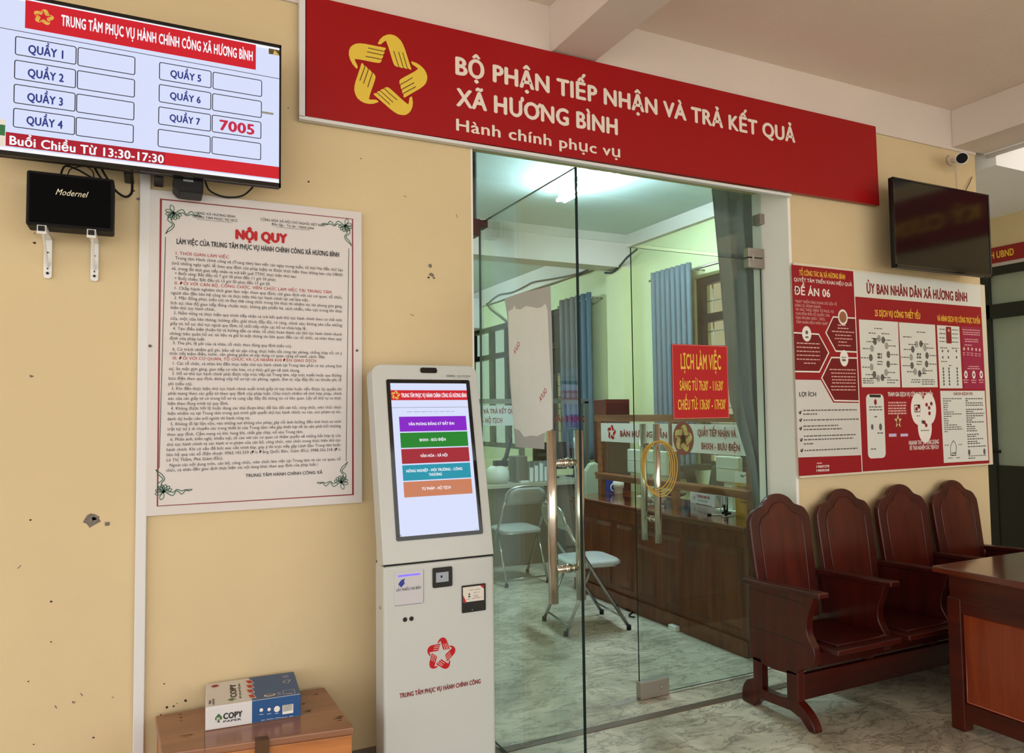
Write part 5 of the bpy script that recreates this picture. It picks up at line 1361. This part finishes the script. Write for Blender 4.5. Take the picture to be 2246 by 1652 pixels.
def folding_chair(label):
    t = thing('folding_chair', (0, 0, 0), label, 'chair')
    for s in (-1, 1):
        mesh_obj('front_leg', MB().tube([(s * .215, .235, .02), (s * .205, -.14, .60), (s * .198, -.215, .74)], .0125, 10), M_CHROME, t)
        mesh_obj('rear_leg', MB().tube([(s * .19, -.02, .45), (s * .20, -.225, .02)], .0115, 10), M_CHROME, t)
        for x, y in ((s * .215, .237), (s * .20, -.227)):
            mesh_obj('foot_cap', MB().cyl((x, y, 0), (x, y, .032), .0165, 10), M_BLACK, t)
    arch = arc_pts([(-.198, -.215, .74), (-.19, -.232, .80), (-.14, -.245, .845), (0, -.25, .862), (.14, -.245, .845), (.19, -.232, .80), (.198, -.215, .74)], 6)
    mesh_obj('back_tube', MB().tube(arch, .0125, 10), M_CHROME, t)
    b = MB()
    rows_ = [(.70, -.192, .185), (.735, -.205, .19), (.79, -.232, .183), (.83, -.243, .155), (.85, -.247, .11)]
    o_ = MB()
    vs = []
    for z, y, w in rows_:
        for k in range(7):
            x = -w + 2 * w * k / 6; vs.append((x, y - .012 * (1 - (x / .2) ** 2), z))
    fs_ = [(r * 7 + k, r * 7 + k + 1, (r + 1) * 7 + k + 1, (r + 1) * 7 + k) for r in range(4) for k in range(6)]
    mesh_obj('backrest', MB().add(vs, fs_, 0, True), VINYL, t, solid=.012)
    seat = rounded(-.195, .195, -.17, .225, .09, 6)
    n = len(seat)
    top = [(p[0] * .9, p[1] * .9 + .003, .478) for p in seat]
    b = MB().add([(p[0], p[1], .438) for p in seat] + [(p[0], p[1], .462) for p in seat] + top, [list(range(n))[::-1], list(range(2 * n, 3 * n))] + [(i, (i + 1) % n, n + (i + 1) % n, n + i) for i in range(n)] + [(n + i, n + (i + 1) % n, 2 * n + (i + 1) % n, 2 * n + i) for i in range(n)], 0, True)
    mesh_obj('seat', b, VINYL, t)
    mesh_obj('seat_rim', MB().tube([(p[0] * 1.01, p[1] * 1.01, .442) for p in seat], .007, 6, True), M_CHROME, t)
    for p_, w_ in (((.19, .09), .212), ((-.19, .055), .198)): mesh_obj('cross_bar', MB().cyl((-w_, *p_), (w_, *p_), .007, 8), M_CHROME, t)
    return t


fc = folding_chair('grey folding chair seen from behind, drawn up to the far counter')
g = copy_tree(fc)
fc.location = (2.985, 6.09, 0); fc.rotation_euler = (0, 0, math.radians(-2))
g.location = (2.775, 4.585, 0); g.rotation_euler = (0, 0, math.radians(-97))
g['label'] = 'pale folding chair turned side-on, facing the panelled service counter'
fc['group'] = g['group'] = 'folding chairs in the office'

# curtains
def curtain(name, label, pts_fn, nu, nv, m, group=None):
    o = mesh_obj(name, MB().sheet(pts_fn, nu, nv), m, solid=.003)
    return tag(o, label, 'curtain', group)


M_CURT = mat('blue_grey_curtain', (92, 108, 120), .7, var=.05, vscale=8)
M_CURTG = mat('dark_grey_curtain', (108, 116, 114), .75, var=.05, vscale=5)


def wall_curtain(y0, y1, z0, z1, folds, label):
    t = thing('curtain', (4.70, (y0 + y1) / 2, z0), label, 'curtain', 'blue-grey curtains on the office wall')
    def fn(u, v):
        a = u * folds * 2 * math.pi
        return (4.665 + .045 * math.sin(a) * (1 - .25 * v), y1 + (y0 - y1) * u + .012 * math.sin(2 * a), z1 + (z0 - z1) * v)
    mesh_obj('cloth', MB().sheet(fn, folds * 14, 10), M_CURT, t, solid=.003)
    b = MB()
    b.cyl((4.665, y0 - (.5 if y0 < 6 else .04), z1 - .07), (4.665, y1 + .03, z1 - .07), .013, 10)
    mesh_obj('rod', b, M_CHROME, t)
    for yb in (y0 - .03, y1 + .02): mesh_obj('rod_bracket', MB().cyl((4.66, yb, z1 - .07), (IX, yb, z1 - .07), .009, 8), M_CHROME, t)
    b = MB()
    for k in range(folds):
        y = y1 + (y0 - y1) * (k + .5) / folds
        b.tube([(4.665 + .032 * math.cos(a), y, z1 - .07 + .032 * math.sin(a)) for a in [2 * math.pi * i / 16 for i in range(16)]], .006, 6, True)
    mesh_obj('eyelet', b, M_CHROME, t)
    return t


wall_curtain(7.43, 8.2, .95, 2.92, 6, 'blue-grey curtain drawn beside the far barred window')
wall_curtain(5.62, 6.26, .85, 2.93, 8, 'blue-grey curtain gathered beside the window above the panelled service counter')
lx = [(2.86, 3.003), (2.27, 3.054), (1.56, 3.101), (1.20, 3.23), (.953, 3.275), (.60, 3.235)]
def edge(z):
    for (za, xa), (zb_, xb) in zip(lx, lx[1:]):
        if zb_ <= z <= za: return xa + (xb - xa) * (za - z) / (za - zb_)
    return lx[-1][1]
def fn(u, v):
    z = 2.86 - v * 1.96
    xl = edge(z); xr = 3.36
    s = math.sin(u * 3 * 2 * math.pi + .6)
    return (xl + (xr - xl) * u, 3.405 + .022 * s, z)
curtain('curtain', 'long dark grey-green curtain swept aside just inside the closed glass door', fn, 42, 24, M_CURTG)
def fn(u, v):
    return (1.19 + .285 * u, 3.42 + .02 * math.sin(u * 4 * math.pi), 2.86 - v * .40)
curtain('curtain', 'short dark cloth hanging high behind the hinge of the open glass leaf', fn, 24, 8, mat('charcoal_curtain', (54, 62, 64), .8))

# electrical box and cables on the office wall
t = thing('electrical_box', (4.72, 11.2, 2.87), 'white louvred electrical box high on the far office wall', 'box')
mesh_obj('case', MB().box(4.62, 4.8, 10.90, 11.75, 2.87, 3.36), M_WHITE, t, bevel=.01)
b = MB()
for z in (3.0, 3.2): b.box(4.614, 4.622, 11.02, 11.6, z, z + .07)
mesh_obj('louvre', b, M_GREY if 'M_GREY' in globals() else mat('louvre_grey', (120, 124, 124), .5), t)
tag(mesh_obj('junction_box', MB().box(4.72, 4.8, 11.15, 11.5, 2.35, 2.78), M_BLACK, bevel=.01), 'small dark device on the far office wall under the white electrical box', 'box')
zw = ZV(1020, 320, 4.13)
DW = mat('dark_wire', (62, 66, 60), .6)
X1 = 4.725
cord('wall_cable', [P(*zw(195, 1440), 'X', X1), P(*zw(300, 1355), 'X', X1), P(*zw(420, 1330), 'X', X1), P(*zw(540, 1275), 'X', X1), P(*zw(620, 1235), 'X', X1), P(*zw(800, 1205), 'X', X1), P(*zw(1000, 1165), 'X', X1), P(*zw(1110, 1125), 'X', X1)], .012, DW,
     'sagging dark cable strung along the upper office wall from the electrical box')
cord('wall_cable', [P(*zw(190, 1450), 'X', 4.79), P(*zw(700, 1285), 'X', 4.79), P(*zw(1165, 1120), 'X', 4.79)], .008, DW, 'straight thin cable under the sagging one on the office wall')
cord('wall_cable', [P(*zw(195, 1430), 'X', X1), P(*zw(230, 1480), 'X', X1), P(*zw(290, 1530), 'X', X1), P(*zw(365, 1590), 'X', X1), P(*zw(420, 1640), 'X', X1)], .012, DW, 'dark cable dropping from the electrical box down behind the white backing sheet')
cord('wall_cable', [P(*zw(1268, 1150), 'X', 4.64), P(*zw(1330, 1145), 'X', 4.64), P(*zw(1395, 1095), 'X', 4.64), P(*zw(1470, 1010), 'X', 4.64), P(*zw(1560, 935), 'X', 4.7)], .012, DW, 'dark cable curling around the end of the office beam')

# things on the service counter
CTZ = .793
# mug
def put(px, py): return P(px, py, 'Z', CTZ)
p = put(1357, 1083); p = Vector((3.37, p.y - .35, CTZ)); p = P(1357, 1083, 'Z', CTZ)
t = thing('mug', tuple(p), 'cream mug with a handle standing on the far end of the service counter', 'mug')
b = MB().lathe([(.034, 0), (.037, .01), (.038, .045), (.046, .052), (.049, .105), (.046, .106), (.044, .06), (.034, .05), (.033, .012)], p, 24)
mesh_obj('body', b, mat('cream_ceramic', (206, 198, 178), .25), t)
mesh_obj('handle', MB().tube([(p.x - .046 - .026 * math.sin(a), p.y + .012, p.z + .055 + .03 * math.cos(a)) for a in [math.pi * i / 10 for i in range(11)]], .006, 8), MATS['cream_ceramic'], t)
p = P(1340, 1078, 'Z', CTZ)
box_thing('box', p.x - .055, p.x + .05, p.y - .05, p.y + .07, CTZ, CTZ + .135, mat('ultramarine_card', (40, 52, 132), .4), 'dark blue box standing beside the cream mug on the counter', 'box')
M_MONB = mat('cream_monitor_plastic', (206, 208, 190), .4)


def monitor(px0, py0, px1, py1, X, label, m=M_MONB):
    a, c = P(px0, py0, 'X', X), P(px1, py1, 'X', X)
    t = thing('monitor', (X + .1, (a.y + c.y) / 2, CTZ), label, 'monitor')
    y0, y1 = min(a.y, c.y), max(a.y, c.y)
    mesh_obj('back_shell', MB().box(X, X + .035, y0, y1, c.z, a.z), m, t, bevel=.008)
    mesh_obj('stand', MB().box(X + .005, X + .035, (y0 + y1) / 2 - .04, (y0 + y1) / 2 + .04, CTZ + .01, c.z + .02).box(X - .03, X + .12, (y0 + y1) / 2 - .1, (y0 + y1) / 2 + .1, CTZ, CTZ + .012), m, t)
    mesh_obj('seam', MB().box(X - .002, X + .001, y0 + .02, y1 - .02, a.z - (a.z - c.z) * .44, a.z - (a.z - c.z) * .42), I_WHITE, t)
    return t


monitor(1375, 985, 1462, 1046, 3.66, 'pale monitor seen from behind through the far pane of the counter screen')
monitor(1569, 1000, 1622, 1062, 3.66, 'pale monitor seen from behind through the near pane of the counter screen')
# paper tray / round dark dish with its glass rim
p = P(1482, 1088, 'Z', CTZ)
t = thing('desk_tray', tuple(p), 'round dark tray on the service counter behind the steel pulls', 'tray')
mesh_obj('dish', MB().lathe([(.07, 0), (.085, .012), (.088, .03), (.082, .03), (.07, .014)], (p.x, p.y, CTZ), 24), M_GLOSSBLACK, t)
mesh_obj('rim', MB().tube([(p.x + .088 * math.cos(a), p.y + .088 * math.sin(a), CTZ + .031) for a in [2 * math.pi * i / 24 for i in range(24)]], .003, 6, True), M_CHROME, t)
p = P(1426, 1085, 'Z', CTZ)
t = thing('stapler', tuple(p), 'small black desk stapler beside crumpled papers on the counter', 'stapler')
mesh_obj('base', MB().box(p.x - .018, p.x + .018, p.y - .07, p.y + .06, CTZ, CTZ + .012), M_BLACK, t, bevel=.003)
mesh_obj('arm', MB().hexa([(p.x - .015, p.y - .07, CTZ + .035), (p.x + .015, p.y - .07, CTZ + .035), (p.x + .015, p.y - .07, CTZ + .06), (p.x - .015, p.y - .07, CTZ + .06), (p.x - .015, p.y + .06, CTZ + .011), (p.x + .015, p.y + .06, CTZ + .011), (p.x + .015, p.y + .06, CTZ + .03), (p.x - .015, p.y + .06, CTZ + .03)]), M_BLACK, t, bevel=.003)
p = P(1432, 1106, 'Z', CTZ)
def fn(u, v): return (p.x - .05 + .11 * u, p.y - .09 + .18 * v, CTZ + .012 + .03 * abs(math.sin(5 * u + 3 * v)) + .012 * math.sin(9 * v))
tag(mesh_obj('crumpled_bag', MB().sheet(fn, 10, 12), mat('translucent_plastic_bag', (176, 170, 164), .2), solid=.002), 'crumpled clear plastic bag on the counter behind the steel pulls', 'bag')
p = P(1457, 1114, 'Z', CTZ); 
t = thing('pen', tuple(p), 'thin white pen lying on the counter near the crumpled bag', 'pen')
mesh_obj('barrel', MB().cyl((p.x, p.y, CTZ + .006), (p.x + .04, p.y + .13, CTZ + .006), .005, 8), M_WHITE, t); mesh_obj('tip', MB().cyl((p.x, p.y, CTZ + .006), (p.x - .006, p.y - .02, CTZ + .006), .0052, 8), M_BLACK, t)
p = P(1585, 1131, 'Z', CTZ)
t = thing('pen', tuple(p), 'white pen with a black end lying at the near end of the counter', 'pen')
q2 = P(1560, 1129, 'Z', CTZ + .006); q1 = P(1590, 1130, 'Z', CTZ + .006); q3 = P(1551, 1129, 'Z', CTZ + .006)
mesh_obj('barrel', MB().cyl(q1, q2, .0055, 8), M_WHITE, t); mesh_obj('tip', MB().cyl(q2, q3, .006, 8), M_BLACK, t)
# small printed desk sign
a, c = P(1514, 1102, 'Z', CTZ), P(1568, 1113, 'Z', CTZ)
t = thing('desk_name_stand', tuple((a + c) / 2), 'clear acrylic stand holding a printed card with a red emblem on the counter', 'desk sign')
U = (c - a); U.z = 0; L = U.length; U.normalize()
ff = Flat(a, U, (0, 0, 1)); hgt = ff.uv(1514, 1075)[1]
bk = Vector((-U.y, U.x, 0))
mesh_obj('card', MB().hexa([a, a + U * L, a + U * L + Vector((0, 0, hgt)), a + Vector((0, 0, hgt)), a + bk * .05, a + U * L + bk * .05, a + U * L + bk * .006 + Vector((0, 0, hgt)), a + bk * .006 + Vector((0, 0, hgt))]), mat('card_offwhite', (206, 200, 196), .35), t)
ff.star((1523, 1091), .02, I_DKRED, 2); ff.star((1523, 1091), .011, PAPER, 3)
ff.text('CÔNG AN XÃ', (1530, 1090), 1557, 5, I_RED, bold=.03); ff.bars([((1531, 1097), (1553, 1099)), ((1527, 1104), (1562, 1109))], I_GREY, .004)
ff.build(t)
p = P(1577, 1108, 'Z', CTZ)
box_thing('card_holder', p.x - .02, p.x + .05, p.y - .12, p.y + .05, CTZ, CTZ + .075, mat('dull_grey_box', (130, 126, 116), .4), 'grey box beside the clear card stand on the counter', 'box')
tag(mesh_obj('charging_cable', MB().tube(arc_pts([P(1592, 1118, 'X', 3.50), P(1594, 1090, 'X', 3.50), P(1590, 1077, 'X', 3.50), P(1584, 1082, 'X', 3.50), P(1582, 1110, 'X', 3.49), P(1581, 1124, 'Z', CTZ + .006), P(1588, 1134, 'Z', CTZ + .006), P(1600, 1131, 'Z', CTZ + .006), P(1618, 1128, 'Z', CTZ + .006)], 6), .0035, 8), M_WHITE), 'white cable standing in a loop near the yellow card', 'cable')
p = P(1592, 1126, 'Z', CTZ)
t = thing('phone_stand', tuple(p), 'slim black and white phone holder upright behind the looped white cable', 'stand')
mesh_obj('post', MB().box(p.x - .01, p.x + .01, p.y - .012, p.y + .012, CTZ, CTZ + .11), M_BLACK, t); mesh_obj('clip', MB().box(p.x - .012, p.x + .006, p.y - .012, p.y + .012, CTZ + .06, CTZ + .165), M_WHITE, t); mesh_obj('foot', MB().box(p.x - .02, p.x + .02, p.y - .03, p.y + .03, CTZ, CTZ + .008), M_BLACK, t)
# yellow leaflet card
X = 3.56
f = Flat((X, P(1613, 1100, 'X', X).y, CTZ), (0, -1, 0), (0, 0, 1))
t = thing('leaflet_stand', (X, f.O.y - .06, CTZ), 'yellow and white leaflet card standing beside the dark grey-green curtain', 'leaflet')
(u0, v1), (u1, vm) = f.uv(1614, 1034), f.uv(1650, 1062)
b = MB()
for (h0, h1) in ((0, .004),): b.add([f.at(0, 0, -h1), f.at(u1, 0, -h1), f.at(u1, v1, -h1), f.at(0, v1, -h1), f.at(0, 0, 0), f.at(u1, 0, 0), f.at(u1, v1, 0), f.at(0, v1, 0)], [(3, 2, 1, 0), (4, 5, 6, 7), (0, 1, 5, 4), (1, 2, 6, 5), (2, 3, 7, 6), (3, 0, 4, 7)])
mesh_obj('card', b, mat('leaflet_yellow', (196, 150, 64), .45), t)
f.poly_uv([(0, vm), (u1, vm), (u1, v1), (0, v1)], PAPER, 1)
f.poly_uv([(u1 * .3, vm + .05), (u1 * .45, vm + .035), (u1 * .75, vm + .062), (u1 * .5, vm + .05), (u1 * .42, vm + .055)], I_GREY, 2)
f.bars([((1618, 1067), (1648, 1070)), ((1620, 1076), (1648, 1079)), ((1625, 1085), (1648, 1088)), ((1626, 1094), (1642, 1096)), ((1624, 1101), (1642, 1104))], mat('leaflet_brown', (106, 72, 26), .5), .007, 2)
f.build(t)
mesh_obj('prop', MB().box(X + .004, X + .08, f.O.y - u1 * .6, f.O.y - u1 * .4, CTZ, CTZ + .02), M_WHITE, t)
# dark armchair and pale chair back behind the screens
t = thing('office_chair', (4.15, 5.0, 0), 'black office chair behind the counter with its armrest showing through the pane', 'chair')
mesh_obj('seat', MB().box(3.98, 4.42, 4.75, 5.25, .44, .52), M_BLACK, t, bevel=.03)
mesh_obj('backrest', MB().hexa([(4.40, 4.78, .6), (4.40, 5.22, .6), (4.48, 5.2, 1.02), (4.48, 4.8, 1.02), (4.46, 4.78, .6), (4.46, 5.22, .6), (4.53, 5.2, 1.02), (4.53, 4.8, 1.02)]), M_BLACK, t, bevel=.02)
a = P(1503, 1020, 'Y', 4.76); 
mesh_obj('armrest', MB().box(a.x - .06, a.x + .25, 4.73, 4.79, a.z - .05, a.z), M_BLACK, t, bevel=.012)
mesh_obj('arm_post', MB().hexa([(a.x, 4.74, a.z - .04), (a.x + .07, 4.74, a.z - .04), (a.x + .07, 4.78, a.z - .04), (a.x, 4.78, a.z - .04), (a.x + .16, 4.74, .5), (a.x + .24, 4.74, .5), (a.x + .24, 4.78, .5), (a.x + .16, 4.78, .5)]), M_BLACK, t)
mesh_obj('base', MB().cyl((4.2, 5.0, .06), (4.2, 5.0, .45), .03, 12).box(3.92, 4.48, 4.97, 5.03, .0, .06).box(4.17, 4.23, 4.72, 5.28, .0, .06), M_BLACK, t)
p = P(1300, 1050, 'Y', 6.05)
t = thing('office_chair', (p.x, 6.05, 0), 'office chair with a pale green rounded back past the far end of the service counter', 'chair')
prof = [(p.x - .10, .55), (p.x - .115, .80), (p.x - .10, .95), (p.x - .05, 1.02), (p.x + .02, 1.03), (p.x + .08, 1.0), (p.x + .12, .92), (p.x + .13, .80), (p.x + .12, .55)]
mesh_obj('backrest', MB().prism(prof, 'Y', 6.02, 6.07), mat('pale_green_cover', (150, 160, 136), .7), t, bevel=.02)
mesh_obj('seat', MB().box(p.x - .12, p.x + .2, 5.72, 6.0, .42, .5), M_BLACK, t, bevel=.02)
mesh_obj('base', MB().cyl((p.x + .04, 5.86, 0), (p.x + .04, 5.86, .43), .03, 12).box(p.x - .12, p.x + .2, 5.83, 5.89, 0, .05), M_BLACK, t)
# cabinet panel behind the far screen post
a, c = P(1328, 876, 'Y', 6.35), P(1381, 912, 'Y', 6.35)
t = thing('filing_cabinet', ((a.x + c.x) / 2, 6.5, 0), 'tall red-brown wooden cabinet rising behind the far end of the counter screen', 'cabinet')
mesh_obj('body', MB().box(a.x, c.x, 6.35, 6.58, 0, a.z), mat('red_brown_veneer', (88, 36, 24), .4), t, bevel=.003)
mesh_obj('door_panel', MB().box(a.x + .02, c.x - .02, 6.342, 6.352, .05, a.z - .04), mat('red_brown_veneer_dark', (74, 28, 20), .4), t)
# things on the far counter
FZ = .81
p = P(1090, 1052, 'Y', 6.72)
t = thing('document_camera', (p.x, 6.72, FZ), 'white rounded desk device with a tilted black arm on the far counter', 'desk device')
mesh_obj('body', MB().lathe([(.10, 0), (.125, .04), (.12, .12), (.07, .17), (.01, .18)], (p.x + .01, 6.74, FZ), 20), mat('ivory_plastic', (206, 206, 194), .4), t)
mesh_obj('arm', MB().tube([(p.x + .01, 6.72, FZ + .15), (p.x + .10, 6.72, FZ + .25), (p.x + .155, 6.72, FZ + .44)], .022, 10).box(p.x - .03, p.x + .11, 6.69, 6.75, FZ + .165, FZ + .225), M_BLACK, t)
for (x0, x1, z0, z1, lab) in ((3.62, 4.02, .90, 1.19, 'large black monitor on the far counter beyond the pull of the open leaf'), (4.06, 4.24, .9, 1.12, 'small black monitor beside the large black one on the far counter')):
    t = thing('monitor', ((x0 + x1) / 2, 7.0, FZ), lab, 'monitor')
    mesh_obj('back_shell', MB().box(x0, x1, 6.95, 6.98, z0, z1), M_BLACK, t, bevel=.006)
    mesh_obj('stand', MB().box((x0 + x1) / 2 - .03, (x0 + x1) / 2 + .03, 6.96, 6.99, FZ, z0 + .05).box((x0 + x1) / 2 - .09, (x0 + x1) / 2 + .09, 6.92, 7.06, FZ, FZ + .012), M_BLACK, t)
p = P(1180, 1045, 'Y', 6.72)
t = thing('document_rack', (p.x, 6.74, FZ), 'clear rack of papers on the far counter behind the open glass leaf', 'rack')
b = MB()
for k in range(6): b.box(p.x - .14 + k * .056, p.x - .134 + k * .056, 6.64, 6.84, FZ, FZ + .20)
mesh_obj('divider', b, mat('smoky_acrylic', (150, 154, 150), .2), t)
for k in range(5): mesh_obj('paper_bundle', MB().box(p.x - .13 + k * .056, p.x - .085 + k * .056, 6.66, 6.82, FZ + .004, FZ + .14 + .02 * (k % 3)), PAPER, t)
box_thing('paper_stack', p.x - .24, p.x - .15, 6.62, 6.67, FZ, FZ + .02, PAPER, 'thin stack of white papers on the far counter beside the clear rack', 'paper')
box_thing('file_box', P(1128, 1040, 'Y', 6.72).x, P(1128, 1040, 'Y', 6.72).x + .13, 6.68, 6.86, FZ, FZ + .26, mat('taupe_file', (104, 98, 88), .5), 'taupe file box standing on the far counter between the white device and the rack', 'box')
# loose things on the office floor
cord('floor_cable', [P(1348, 1328, 'Z', .006), P(1368, 1322, 'Z', .006), P(1372, 1336, 'Z', .006), P(1385, 1340, 'Z', .006), P(1396, 1336, 'Z', .006), P(1380, 1350, 'Z', .006), P(1392, 1354, 'Z', .006)], .006, M_BLACK, 'tangled black cable on the floor by the chair foot at the counter')
p = P(1508, 1380, 'Z', 0)
box_thing('power_adapter', p.x - .12, p.x - .08, p.y - .02, p.y + .06, 0.0, .035, M_WHITE, 'small white plug adapter on the floor against the foot of the service counter', 'adapter')

# every plain part keeps its sharp edges; nothing else to do
